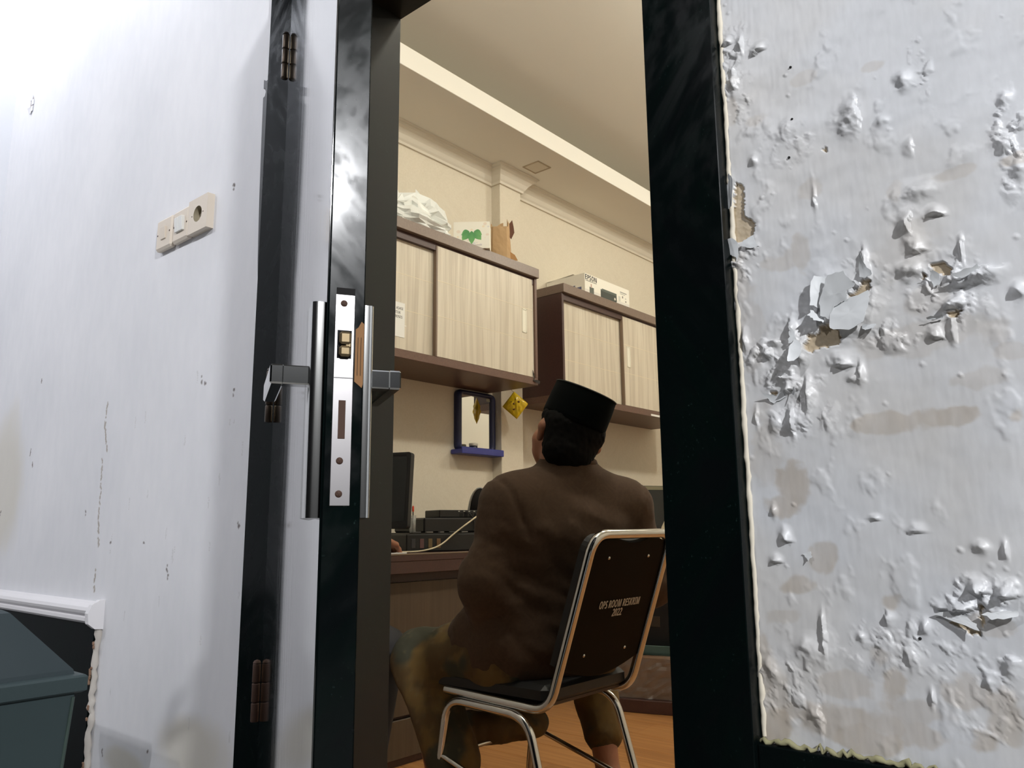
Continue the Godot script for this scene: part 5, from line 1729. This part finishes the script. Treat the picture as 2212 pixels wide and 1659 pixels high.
func head_bones(c: Vector3, b: Basis, neck: Vector3) -> Array:
	var L: Array = [
		[Vector3(0, 0.035, 0.02), Vector3(0, 0.032, -0.03), 0.081, 0.077],
		[Vector3(0, -0.035, -0.035), Vector3(0, -0.07, -0.052), 0.062, 0.046],
		[Vector3(0.036, -0.03, -0.038), Vector3(0.03, -0.055, -0.04), 0.046, 0.04],
		[Vector3(-0.036, -0.03, -0.038), Vector3(-0.03, -0.055, -0.04), 0.046, 0.04],
		[Vector3(0, 0.012, -0.1), Vector3(0, -0.022, -0.117), 0.010, 0.014],
		[Vector3(0.014, -0.026, -0.104), Vector3(-0.014, -0.026, -0.104), 0.009, 0.009],
		[Vector3(0.04, 0.03, -0.083), Vector3(-0.04, 0.03, -0.083), 0.018, 0.018],
		[Vector3(0.018, -0.056, -0.093), Vector3(-0.018, -0.056, -0.093), 0.0085, 0.0085],
		[Vector3(0.016, -0.067, -0.092), Vector3(-0.016, -0.067, -0.092), 0.0085, 0.0085],
		[Vector3(0, -0.088, -0.08), Vector3(0, -0.09, -0.075), 0.022, 0.02]]
	for s in [-1.0, 1.0]:
		L.append([Vector3(s * 0.084, 0.02, 0.022), Vector3(s * 0.089, 0.005, 0.026), 0.009, 0.011])
		L.append([Vector3(s * 0.089, 0.005, 0.026), Vector3(s * 0.08, -0.03, 0.012), 0.011, 0.0095])
		L.append([Vector3(s * 0.084, 0.02, 0.022), Vector3(s * 0.08, 0.018, 0.004), 0.008, 0.007])
	var out: Array = []
	for e in L:
		out.append([c + b * e[0], c + b * e[1], e[2], e[3]])
	out.append([c + b * Vector3(0, -0.055, 0.018), neck, 0.06, 0.068])
	return out

func eyes(c: Vector3, b: Basis, parent: Node3D) -> void:
	for s in [-1.0, 1.0]:
		var st := tool()
		lathe(st, c + b * Vector3(s * 0.031, 0.012, -0.082), [Vector2(0.0001, -0.012), Vector2(0.008, -0.0085), Vector2(0.012, 0.0), Vector2(0.008, 0.0085), Vector2(0.0001, 0.012)], 12, b)
		put(st, "eye", mat("eye_white", rgb(222, 214, 204), 0.2), parent)

# ---------------------------------------------------------------- chair and people

func chair_and_people() -> void:
	chair()
	visitor()
	officer()

func chair() -> void:
	var o := Vector3(-1.284, 0, -0.938)
	var ch := thing("stacking_chair", "chrome tube stacking chair with a black lettered backrest", "chair", Vector3(-1.48, 0, -0.938))
	var cp := func(f: float, y: float, r: float) -> Vector3: return o + Vector3(-f, y, -r)
	var st := tool()
	var hw := 0.184
	tube(st, fillet([cp.call(0.36, 0.428, -hw), cp.call(0.0, 0.416, -hw), cp.call(-0.152, 0.848, -hw), cp.call(-0.152, 0.848, hw), cp.call(0.0, 0.416, hw), cp.call(0.36, 0.428, hw)], 0.055, 8), 0.0125, 14)
	put(st, "back_frame", M.chrome, ch)
	for s in [-1.0, 1.0]:
		st = tool()
		tube(st, fillet([cp.call(0.40, 0.012, s * 0.202), cp.call(0.345, 0.408, s * 0.196), cp.call(0.06, 0.398, s * 0.196), cp.call(-0.055, 0.012, s * 0.204)], 0.06, 8), 0.0115, 12)
		put(st, "leg_loop", M.chrome, ch)
		st = tool()
		tube(st, [cp.call(0.366, 0.26, s * 0.199), cp.call(-0.012, 0.16, s * 0.201)], 0.0075, 8)
		put(st, "side_brace", M.chrome, ch)
		for f in [[0.402, s * 0.202], [-0.057, s * 0.204]]:
			st = tool()
			lathe(st, cp.call(f[0], 0.0, f[1]), [Vector2(0.0001, 0.0), Vector2(0.015, 0.0), Vector2(0.0155, 0.004), Vector2(0.0145, 0.03), Vector2(0.0001, 0.031)], 14)
			put(st, "rubber_foot", M.black_vinyl, ch)
	st = tool()
	tube(st, [cp.call(0.366, 0.255, -0.199), cp.call(0.366, 0.255, 0.199)], 0.0075, 8)
	put(st, "cross_brace", M.chrome, ch)
	# backrest: rounded panel, its lower edge bowed
	var up := Vector3(0.333, 0.943, 0)
	var bb := Basis(Vector3(0, 0, -1), up, Vector3(0.943, -0.333, 0))
	var bc: Vector3 = cp.call(0.0, 0.416, 0.0)
	var poly := PackedVector2Array()
	for k in 13:
		var t := k / 12.0
		poly.append(Vector2(lerpf(-0.168, 0.168, t), 0.105 - 0.035 * sin(PI * t)))
	for k in 6:
		var a := PI / 2 * k / 5
		poly.append(Vector2(0.168 - 0.04 + cos(a) * 0.04, 0.444 - 0.04 + sin(a) * 0.04))
	for k in 9:
		var t := k / 8.0
		poly.append(Vector2(lerpf(0.07, -0.07, t), 0.444 - 0.010 * sin(PI * t)))
	for k in 6:
		var a := PI / 2 + PI / 2 * k / 5
		poly.append(Vector2(-0.168 + 0.04 + cos(a) * 0.04, 0.444 - 0.04 + sin(a) * 0.04))
	st = tool()
	prism(st, bc + bb.z * 0.002, bb, poly, 0.012)
	var backm := mat("backrest_shell", rgb(6, 7, 7), 0.45)
	backm.metallic_specular = 0.15
	var back := put(st, "backrest", backm, ch)
	st = tool()
	var pad := PackedVector2Array()
	for p in poly:
		pad.append(Vector2(p.x * 1.03, 0.27 + (p.y - 0.27) * 1.01))
	prism(st, bc - bb.z * 0.010, bb, pad, 0.03)
	put(st, "back_cushion", M.black_vinyl, ch)
	for q in [[-0.095, 0.395], [0.095, 0.395], [-0.095, 0.135], [0.095, 0.135]]:
		st = tool()
		lathe(st, bc + bb * Vector3(q[0], q[1], 0.002), [Vector2(0.0001, 0.0028), Vector2(0.003, 0.0022), Vector2(0.0046, 0.0)], 12, bb * Basis(Vector3(1, 0, 0), PI / 2))
		put(st, "screw", M.worn_chrome, back)
	var silver := mat("silver_paint", rgb(172, 166, 154), 0.5)
	words("OPS ROOM RESKRIM", bc + bb * Vector3(0.012, 0.268, 0.0028), bb, 0.0205, silver, "stencilled_line", back, 0.70, true)
	words("2022", bc + bb * Vector3(0.008, 0.243, 0.0028), bb, 0.0205, silver, "stencilled_line", back, 0.74, true)
	# seat cushion with a bowed front and its pan
	st = tool()
	box(st, cp.call(0.205, 0.452, 0.0), Vector3(0.40, 0.045, 0.375), 0.018)
	put(st, "seat", M.black_vinyl, ch)
	st = tool()
	box(st, cp.call(0.205, 0.424, 0.0), Vector3(0.36, 0.012, 0.35), 0.004)
	put(st, "seat_pan", mat("seat_pan", rgb(70, 54, 42), 0.7), ch)

func visitor() -> void:
	var man := thing("person", "seated person seen from behind in brown jacket and black velvet cap", "person", Vector3(-1.48, 0, -0.94))
	var fw := Vector3(-0.906, 0, -0.423)
	var rt := Vector3(0.423, 0, -0.906)
	var N := Vector3(-1.362, 1.012, -0.962)
	var SL := N - rt * 0.19 + Vector3(0, -0.082, 0)
	var SR := N + rt * 0.19 + Vector3(0, -0.085, 0)
	var EL := Vector3(-1.475, 0.71, -0.72)
	var ER := Vector3(-1.25, 0.70, -1.22)
	var WL := Vector3(-1.60, 0.615, -0.90)
	var WR := Vector3(-1.50, 0.615, -1.06)
	var P := Vector3(-1.45, 0.57, -0.945)
	var C := Vector3(-1.395, 0.85, -0.953)
	var HL := P - rt * 0.09 + Vector3(0, -0.03, 0)
	var HR := P + rt * 0.09 + Vector3(0, -0.03, 0)
	var KL := Vector3(-1.80, 0.485, -0.80)
	var KR := Vector3(-1.60, 0.49, -1.37)
	var AL := Vector3(-1.68, 0.10, -0.80)
	var AR := Vector3(-1.475, 0.105, -1.29)
	# head frame
	var ha := deg_to_rad(33)
	var hb := Basis(Vector3(sin(ha), 0, -cos(ha)), Vector3.UP, Vector3(cos(ha), 0, sin(ha))) * Basis(Vector3(1, 0, 0), deg_to_rad(13)) * Basis(Vector3(0, 0, 1), deg_to_rad(-21))
	var hc := Vector3(-1.348, 1.168, -0.972) - hb * Vector3(0, 0.052, 0.0)
	# the body: torso, limbs, head, hands and feet in one mesh
	var bones: Array = [[C - rt * 0.08, C + rt * 0.08, 0.1, 0.1], [P - rt * 0.07, P + rt * 0.07, 0.11, 0.11], [P, C, 0.11, 0.11], [C, N, 0.09, 0.06], [SL, SR, 0.055, 0.055], [SL, EL, 0.05, 0.042], [EL, WL, 0.042, 0.03], [SR, ER, 0.05, 0.042], [ER, WR, 0.042, 0.03], [HL, KL, 0.08, 0.06], [HR, KR, 0.08, 0.06], [KL, AL, 0.055, 0.04], [KR, AR.lerp(KR, 0.35), 0.055, 0.045]]
	var parts: Array = [soft(bones, 0.016, 0.04)]
	parts.append(soft(head_bones(hc, hb, N + Vector3(0, -0.03, 0)), 0.0048, 0.016))
	for s in [[AR, 0.045, Vector3(-0.8, 0, -0.6).normalized()], [AL, 0.042, Vector3(-0.97, 0, -0.2).normalized()]]:
		var a: Vector3 = s[0]
		var d: Vector3 = s[2]
		var sd := d.cross(Vector3.UP)
		var ft: Array = [[a.lerp(KR if s[0] == AR else KL, 0.42), a, s[1], 0.036], [a, a - d * 0.03 + Vector3(0, -0.07, 0), 0.036, 0.033], [a, a + d * 0.10 + Vector3(0, -0.085, 0), 0.036, 0.028], [a - d * 0.03 + Vector3(0, -0.08, 0), a + d * 0.11 + Vector3(0, -0.092, 0), 0.028, 0.024]]
		for k in 5:
			var q := a + d * (0.10 - absf(k - 1.0) * 0.006) + sd * (0.03 - k * 0.016) + Vector3(0, -0.094, 0)
			ft.append([q, q + d * (0.055 - k * 0.006), 0.0125 - k * 0.0008, 0.0105 - k * 0.0008])
		parts.append(soft(ft, 0.0065, 0.02))
	parts.append(soft(hand_bones(WL, Basis(Vector3(-0.3, 0.95, 0).normalized(), Vector3(-0.95, -0.3, 0.1).normalized(), Vector3(0.1, 0.05, 1).normalized()).orthonormalized(), 1.0), 0.005, 0.008))
	parts.append(soft(hand_bones(WR, Basis(Vector3(-0.3, 0.95, 0).normalized(), Vector3(-0.95, -0.3, -0.1).normalized(), Vector3(0.1, 0.05, -1).normalized()).orthonormalized(), 1.0), 0.005, 0.008))
	var skin := mat("skin", rgb(150, 100, 74), 0.5)
	skin.subsurf_scatter_enabled = true
	skin.subsurf_scatter_strength = 0.1
	put_mesh(join(parts), "body", skin, man)
	eyes(hc, hb, man)
	# short black hair below the cap
	var hl: Array = []
	for e in [[Vector3(0, 0.03, 0.055), Vector3(0, -0.02, 0.066), 0.055, 0.045], [Vector3(0.045, 0.03, 0.04), Vector3(0.04, -0.03, 0.05), 0.048, 0.036], [Vector3(-0.045, 0.03, 0.04), Vector3(-0.04, -0.03, 0.05), 0.048, 0.036], [Vector3(0.02, -0.05, 0.06), Vector3(-0.02, -0.05, 0.06), 0.034, 0.034], [Vector3(0.078, 0.04, 0.0), Vector3(0.075, 0.03, -0.02), 0.014, 0.01], [Vector3(-0.078, 0.04, 0.0), Vector3(-0.075, 0.03, -0.02), 0.014, 0.01]]:
		hl.append([hc + hb * e[0], hc + hb * e[1], e[2], e[3]])
	var hairm := join([soft(hl, 0.0048, 0.045, func(p: Vector3) -> float: return noise.get_noise_3d(p.x * 90.0, p.y * 40.0, p.z * 90.0) * 0.004)])
	var hairmat := mat("hair", rgb(9, 8, 7), 0.85)
	hairmat.metallic_specular = 0.25
	put_mesh(hairm, "hair", hairmat, man)
	# black velvet cap: oval band, slightly sunk top
	var st := tool()
	lathe(st, hc + hb * Vector3(0, 0.05, 0.004), [Vector2(0.9, 0.0), Vector2(1.0, 0.001), Vector2(1.005, 0.012), Vector2(0.99, 0.06), Vector2(0.965, 0.096), Vector2(0.95, 0.0985), Vector2(0.93, 0.096), Vector2(0.7, 0.084), Vector2(0.3, 0.08), Vector2(0.001, 0.079)], 44, hb, Vector2(0.093, 0.111))
	var velvet := mat("velvet", rgb(6, 9, 9), 0.95)
	velvet.metallic_specular = 0.15
	velvet.rim_enabled = true
	velvet.rim = 0.12
	put(st, "velvet_cap", velvet, man)
	st = tool()
	var seam: Array = []
	for k in 45:
		var a := TAU * k / 44
		seam.append(hc + hb * (Vector3(0, 0.05, 0.004) + Vector3(cos(a) * 0.093 * 0.968, 0.096, sin(a) * 0.111 * 0.968)))
	tube(st, seam, 0.0016, 6, false)
	put(st, "cap_piping", mat("cap_piping", rgb(18, 24, 24), 0.7), man)
	# jacket
	var jb: Array = [[C - rt * 0.095, C + rt * 0.095, 0.128, 0.128], [C + Vector3(0, 0.07, 0) - rt * 0.11, C + Vector3(0, 0.07, 0) + rt * 0.11, 0.1, 0.1], [P + Vector3(0.01, 0.12, 0) - rt * 0.085, P + Vector3(0.01, 0.12, 0) + rt * 0.085, 0.138, 0.138], [P - rt * 0.085, P + rt * 0.085, 0.148, 0.148], [P, C, 0.14, 0.14], [N + Vector3(0, -0.015, 0), SL, 0.068, 0.068], [N + Vector3(0, -0.015, 0), SR, 0.068, 0.068], [N, N + Vector3(-0.01, 0.025, 0), 0.072, 0.07], [SL, EL, 0.072, 0.062], [EL, WL, 0.06, 0.046], [SR, ER, 0.072, 0.062], [ER, WR, 0.06, 0.046], [HL + Vector3(0, 0.0, 0), HL.lerp(KL, 0.32) + Vector3(0, 0.02, 0), 0.13, 0.11], [HR, HR.lerp(KR, 0.32) + Vector3(0, 0.02, 0), 0.13, 0.11]]
	var dl := (EL - SL).normalized()
	var dr := (ER - SR).normalized()
	var folds := func(p: Vector3) -> float:
		var slack := 1.0 - smoothstep(0.82, 0.98, p.y) * 0.75
		var f := (noise.get_noise_3d(p.x * 6.0, p.y * 11.0, p.z * 6.0) * 0.008 + noise2.get_noise_3d(p.x * 3.5, p.y * 8.0 + (p.x - p.z) * 3.0, p.z * 3.5) * 0.007) * slack
		# centre back seam
		var w: Vector3 = p - C
		if absf(w.dot(rt)) < 0.009 and w.dot(fw) < 0.0:
			f += 0.003 * (1.0 - absf(w.dot(rt)) / 0.009)
		# armhole seams and the centre back seam
		for s in [[SL, dl, -rt], [SR, dr, rt]]:
			var q: Vector3 = p - (s[0] as Vector3)
			var t: float = q.dot(((s[2] as Vector3) * 0.9 - Vector3(0, 0.35, 0)).normalized()) - 0.012
			if q.length() < 0.13 and absf(t) < 0.010:
				f += 0.0065 * (1.0 - absf(t) / 0.010)
		return f
	var weave := texture(256, 256, func(u: float, v: float) -> Color:
		var a := loop_noise(noise, u, v, 1.6, 1.6) * 0.5 + 0.5
		var line := 0.5 + 0.25 * sin(u * TAU * 64.0) + 0.25 * sin(v * TAU * 64.0)
		return rgb(66, 52, 42).lerp(rgb(88, 71, 57), clampf(a * 0.5 + line * 0.5, 0.0, 1.0)))
	var jm := tri_mat("brown_cloth", weave, 0.9, Vector3(9, 9, 9))
	jm.metallic_specular = 0.2
	jm.rim_enabled = true
	jm.rim = 0.12
	put_mesh(join([soft(jb, 0.0095, 0.045, folds)]), "brown_jacket", jm, man)
	st = tool()
	var col: Array = []
	for k in 21:
		var a := PI * 1.45 * k / 20 - PI * 0.225
		col.append(N + Vector3(0.004, 0.034, 0) + (rt * cos(a) * 0.071 - fw * sin(a) * 0.068) + fw * 0.004)
	tube(st, col, 0.0135, 10)
	put(st, "collar", jm, man)
	# batik sarong over thighs and shins
	var sb: Array = [[P - rt * 0.09 + Vector3(0, -0.04, 0), P + rt * 0.09 + Vector3(0, -0.04, 0), 0.13, 0.13], [HL, KL, 0.115, 0.078], [HR, KR, 0.115, 0.078], [KL, AL + Vector3(0.02, 0.13, 0.0), 0.078, 0.078], [KR, AR.lerp(KR, 0.33), 0.08, 0.064], [KL.lerp(KR, 0.2) + Vector3(0, -0.03, 0), KL.lerp(KR, 0.8) + Vector3(0, -0.03, 0), 0.05, 0.05], [KL.lerp(KR, 0.2) + Vector3(0.06, -0.2, 0), KL.lerp(KR, 0.5) + Vector3(0.1, -0.2, 0), 0.05, 0.045]]
	var batik := func(p: Vector3) -> Color:
		var a := noise.get_noise_3d(p.x * 9.0, p.y * 9.0, p.z * 9.0)
		var b := noise2.get_noise_3d(p.x * 16.0, p.y * 16.0, p.z * 16.0)
		var c := Color(0.075, 0.046, 0.015).lerp(Color(0.13, 0.082, 0.022), smoothstep(-0.1, 0.35, a))
		c = c.lerp(Color(0.036, 0.036, 0.022), smoothstep(0.0, -0.2, noise.get_noise_3d(p.x * 4.0 + 8.0, p.y * 4.0, p.z * 4.0)))
		return c.lerp(Color(0.15, 0.11, 0.05), 0.35 * smoothstep(0.7, 0.9, b))
	var bm := mat("batik", Color.WHITE, 0.85)
	bm.vertex_color_use_as_albedo = true
	put_mesh(join([soft(sb, 0.0105, 0.05, func(p: Vector3) -> float: return noise.get_noise_3d(p.x * 10.0, p.y * 4.0, p.z * 10.0) * 0.011)], batik), "batik_sarong", bm, man)

func officer() -> void:
	var m := thing("person", "person in dark uniform at the desk end with one hand on papers", "person", Vector3(-2.2, 0, -0.62))
	var fw := Vector3(-0.25, 0, -0.968)
	var rt := Vector3(0.968, 0, -0.25)
	var P := Vector3(-2.22, 0.57, -0.58)
	var N := Vector3(-2.23, 1.02, -0.60)
	var C := Vector3(-2.22, 0.84, -0.58)
	var SL := N - rt * 0.18 + Vector3(0, -0.08, 0)
	var SR := N + rt * 0.18 + Vector3(0, -0.08, 0)
	var ER := Vector3(-2.08, 0.78, -0.84)
	var WR := Vector3(-2.335, 0.825, -1.085)
	var EL := Vector3(-2.44, 0.74, -0.82)
	var WL := Vector3(-2.55, 0.81, -1.02)
	var HL := P - rt * 0.09
	var HR := P + rt * 0.09
	var KL := Vector3(-2.36, 0.50, -0.93)
	var KR := Vector3(-2.07, 0.475, -0.885)
	var AL := Vector3(-2.36, 0.09, -0.90)
	var AR := Vector3(-2.1, 0.09, -0.84)
	var hb := Basis(rt, Vector3.UP, -fw)
	var hc := N + Vector3(-0.01, 0.15, -0.01)
	var parts: Array = [soft([[C - rt * 0.08, C + rt * 0.08, 0.1, 0.1], [P - rt * 0.07, P + rt * 0.07, 0.11, 0.11], [P, C, 0.11, 0.11], [C, N, 0.09, 0.06], [SL, SR, 0.05, 0.05], [SL, EL, 0.045, 0.04], [EL, WL, 0.04, 0.028], [SR, ER, 0.045, 0.04], [ER, WR, 0.04, 0.027], [HL, KL, 0.08, 0.06], [HR, KR, 0.08, 0.06], [KL, AL, 0.055, 0.04], [KR, AR, 0.055, 0.04]], 0.018, 0.04)]
	parts.append(soft(head_bones(hc, hb, N + Vector3(0, -0.03, 0)), 0.007, 0.016))
	var hz := (WR - Vector3(-2.405, 0.785, -1.235)).normalized()
	var hx := Vector3.UP.cross(hz).normalized()
	parts.append(soft(hand_bones(WR, Basis(-hx, hz.cross(hx), hz), 0.75), 0.0042, 0.007))
	parts.append(soft(hand_bones(WL, Basis(Vector3(1, 0, 0), Vector3.UP, Vector3(0, 0.2, 1).normalized()).orthonormalized(), 0.6), 0.005, 0.007))
	put_mesh(join(parts), "body", M.skin, m)
	eyes(hc, hb, m)
	put_mesh(join([soft([[hc + hb * Vector3(0, 0.05, 0.03), hc + hb * Vector3(0, 0.05, -0.02), 0.083, 0.078], [hc + hb * Vector3(0, 0.0, 0.05), hc + hb * Vector3(0, -0.03, 0.05), 0.06, 0.045]], 0.009, 0.02)]), "hair", M.hair, m)
	var cloth := mat("uniform_cloth", rgb(24, 24, 27), 0.8)
	put_mesh(join([soft([[C - rt * 0.09, C + rt * 0.09, 0.115, 0.115], [P - rt * 0.08, P + rt * 0.08, 0.125, 0.125], [P, C, 0.125, 0.125], [N + Vector3(0, -0.02, 0), SL, 0.06, 0.06], [N + Vector3(0, -0.02, 0), SR, 0.06, 0.06], [SL, EL, 0.06, 0.052], [EL, EL.lerp(WL, 0.85), 0.05, 0.038], [SR, ER, 0.06, 0.052], [ER, ER.lerp(WR, 0.9), 0.05, 0.037]], 0.014, 0.04)]), "shirt", cloth, m)
	put_mesh(join([soft([[P - rt * 0.08, P + rt * 0.08, 0.125, 0.125], [HL, KL, 0.1, 0.075], [HR, KR, 0.1, 0.075], [KL, AL, 0.07, 0.06], [KR, AR, 0.07, 0.06]], 0.014, 0.04)]), "trousers", cloth, m)
	for a in [AL, AR]:
		put_mesh(join([soft([[a, a + Vector3(0, -0.05, 0), 0.045, 0.04], [a + Vector3(0, -0.05, 0.02), a + fw * 0.16 + Vector3(0, -0.058, 0), 0.038, 0.03]], 0.011, 0.02)]), "shoe", M.black_gloss, m)
	# wrist watch on the hand that rests on the papers
	var st := tool()
	var ax := (WR - ER).normalized()
	var u := ax.cross(Vector3.UP).normalized()
	var v := u.cross(ax)
	var ring: Array = []
	for k in 17:
		var a := TAU * k / 16
		ring.append(WR - ax * 0.008 + u * cos(a) * 0.031 + v * sin(a) * 0.029)
	tube(st, ring, 0.008, 6, false)
	put(st, "wrist_strap", M.black_vinyl, m)
	# stool under the seated person
	var s := thing("office_stool", "black round office stool under the uniformed person", "stool", Vector3(-2.22, 0, -0.58))
	st = tool()
	lathe(st, Vector3(-2.22, 0.37, -0.58), [Vector2(0.0001, 0.0), Vector2(0.17, 0.0), Vector2(0.185, 0.02), Vector2(0.18, 0.06), Vector2(0.0001, 0.07)], 28)
	put(st, "seat", M.black_vinyl, s)
	st = tool()
	tube(st, [Vector3(-2.22, 0.06, -0.58), Vector3(-2.22, 0.38, -0.58)], 0.024, 12)
	put(st, "column", M.chrome, s)
	for k in 5:
		var a := TAU * k / 5
		st = tool()
		tube(st, [Vector3(-2.22, 0.075, -0.58), Vector3(-2.22 + cos(a) * 0.2, 0.02, -0.58 + sin(a) * 0.2)], [0.02, 0.014], 8)
		put(st, "leg", M.black_plastic, s)

# ---------------------------------------------------------------- things in the corridor

func corridor_things() -> void:
	# three surface plates on the white wall: a single switch, a double switch and a socket
	var y := 1.597
	var xs: Array = [-1.874, -1.789, -1.703]
	for k in 3:
		var at := Vector3(xs[k], y + [0.0, 0.0, 0.003][k], 0)
		var label: String = ["cream single rocker light switch beside the double switch", "cream double rocker light switch between single switch and socket", "cream round socket outlet on the white wall"][k]
		var t := thing(["wall_switch", "wall_switch", "wall_socket"][k], label, ["switch", "switch", "socket"][k], at)
		if k < 2:
			var st := tool()
			box(st, at + Vector3(0, 0, 0.008), Vector3(0.080, 0.0815, 0.017), 0.0055, Basis(Vector3(0, 0, 1), 0.015 * (k - 0.5)))
			put(st, "faceplate", M.cream_plastic, t)
			if k == 0:
				st = tool()
				box(st, at + Vector3(0.002, 0, 0.0175), Vector3(0.024, 0.032, 0.006), 0.001, Basis(Vector3(1, 0, 0), 0.08))
				put(st, "rocker", M.cream_plastic, t)
			else:
				for s in [-1.0, 1.0]:
					st = tool()
					box(st, at + Vector3(0.002 + s * 0.0098, 0, 0.019), Vector3(0.0185, 0.036, 0.009), 0.001, Basis(Vector3(1, 0, 0), 0.1))
					put(st, "rocker", M.white_plastic, t)
			for s in [-1.0, 1.0]:
				st = tool()
				lathe(st, at + Vector3(s * 0.031, 0, 0.0165), [Vector2(0.0001, 0.0006), Vector2(0.0022, 0.0004), Vector2(0.0026, 0)], 10, Basis(Vector3(1, 0, 0), PI / 2))
				put(st, "screw", M.rust, t)
		else:
			var c := CSGCombiner3D.new()
			c.name = "faceplate"
			t.add_child(c)
			var b := CSGBox3D.new()
			b.size = Vector3(0.088, 0.084, 0.018)
			b.position = Vector3(0, 0, 0.009)
			b.material = M.cream_plastic
			c.add_child(b)
			var h := CSGCylinder3D.new()
			h.operation = CSGShape3D.OPERATION_SUBTRACTION
			h.radius = 0.0195
			h.height = 0.03
			h.sides = 40
			h.position = Vector3(0, 0.001, 0.019)
			h.rotation.x = PI / 2
			h.material = mat("socket_well", rgb(158, 148, 126), 0.5)
			c.add_child(h)
			for s in [-1.0, 1.0]:
				var st := tool()
				lathe(st, at + Vector3(s * 0.0095, 0.001, 0.0045), [Vector2(0.0001, 0.001), Vector2(0.0025, 0.0008), Vector2(0.003, 0)], 10, Basis(Vector3(1, 0, 0), PI / 2))
				put(st, "contact_hole", M.dark_hole, t)
				st = tool()
				lathe(st, at + Vector3(s * 0.026, 0, 0.0178), [Vector2(0.0001, 0.0006), Vector2(0.0018, 0.0004), Vector2(0.0022, 0)], 10, Basis(Vector3(1, 0, 0), PI / 2))
				put(st, "screw", M.rust, t)
	# swing-lid waste bin
	var bn := thing("waste_bin", "dark green plastic waste bin with a pointed swing lid", "bin", Vector3(-1.93, 0, 0.31))
	var green := mat("bin_green", rgb(58, 72, 74), 0.5)
	var loft := func(st: SurfaceTool, rects: Array) -> void:
		st.set_smooth_group(-1)
		for i in rects.size() - 1:
			var p: Array = rects[i]
			var q: Array = rects[i + 1]
			for e in [[1, 1, -1, 1, Vector3(0, 0, 1)], [-1, -1, 1, -1, Vector3(0, 0, -1)], [1, -1, 1, 1, Vector3(1, 0, 0)], [-1, 1, -1, -1, Vector3(-1, 0, 0)]]:
				var a := Vector3(-1.93 + e[0] * p[0], p[2], 0.31 + e[1] * p[1])
				var b := Vector3(-1.93 + e[2] * p[0], p[2], 0.31 + e[3] * p[1])
				var c := Vector3(-1.93 + e[2] * q[0], q[2], 0.31 + e[3] * q[1])
				var d := Vector3(-1.93 + e[0] * q[0], q[2], 0.31 + e[1] * q[1])
				quad(st, a, b, c, d, e[4] + Vector3(0, 0.3 * signf(p[0] - q[0]), 0))
		for e in [[rects[0], Vector3.DOWN], [rects[-1], Vector3.UP]]:
			var p: Array = e[0]
			quad(st, Vector3(-1.93 - p[0], p[2], 0.31 - p[1]), Vector3(-1.93 + p[0], p[2], 0.31 - p[1]), Vector3(-1.93 + p[0], p[2], 0.31 + p[1]), Vector3(-1.93 - p[0], p[2], 0.31 + p[1]), e[1])
	var st := tool()
	loft.call(st, [[0.13, 0.10, 0.0], [0.135, 0.105, 0.01], [0.168, 0.132, 0.545], [0.168, 0.132, 0.55]])
	put(st, "body", green, bn)
	for z in [0.10, 0.235, 0.365]:
		st = tool()
		var zz: float = z + 0.08
		tube(st, [Vector3(-1.795, 0.02, 0.31 + (zz - 0.31) * 0.78), Vector3(-1.763, 0.54, zz)], 0.004, 6)
		put(st, "rib", mat("bin_rib", rgb(64, 80, 74), 0.5), bn)
	st = tool()
	loft.call(st, [[0.176, 0.142, 0.548], [0.182, 0.15, 0.552], [0.182, 0.15, 0.578], [0.178, 0.146, 0.582], [0.165, 0.13, 0.584]])
	put(st, "lid_rim", green, bn)
	st = tool()
	loft.call(st, [[0.165, 0.13, 0.583], [0.163, 0.128, 0.592], [0.11, 0.02, 0.708], [0.10, 0.01, 0.714]])
	put(st, "swing_lid", mat("bin_lid", rgb(52, 64, 68), 0.45), bn)
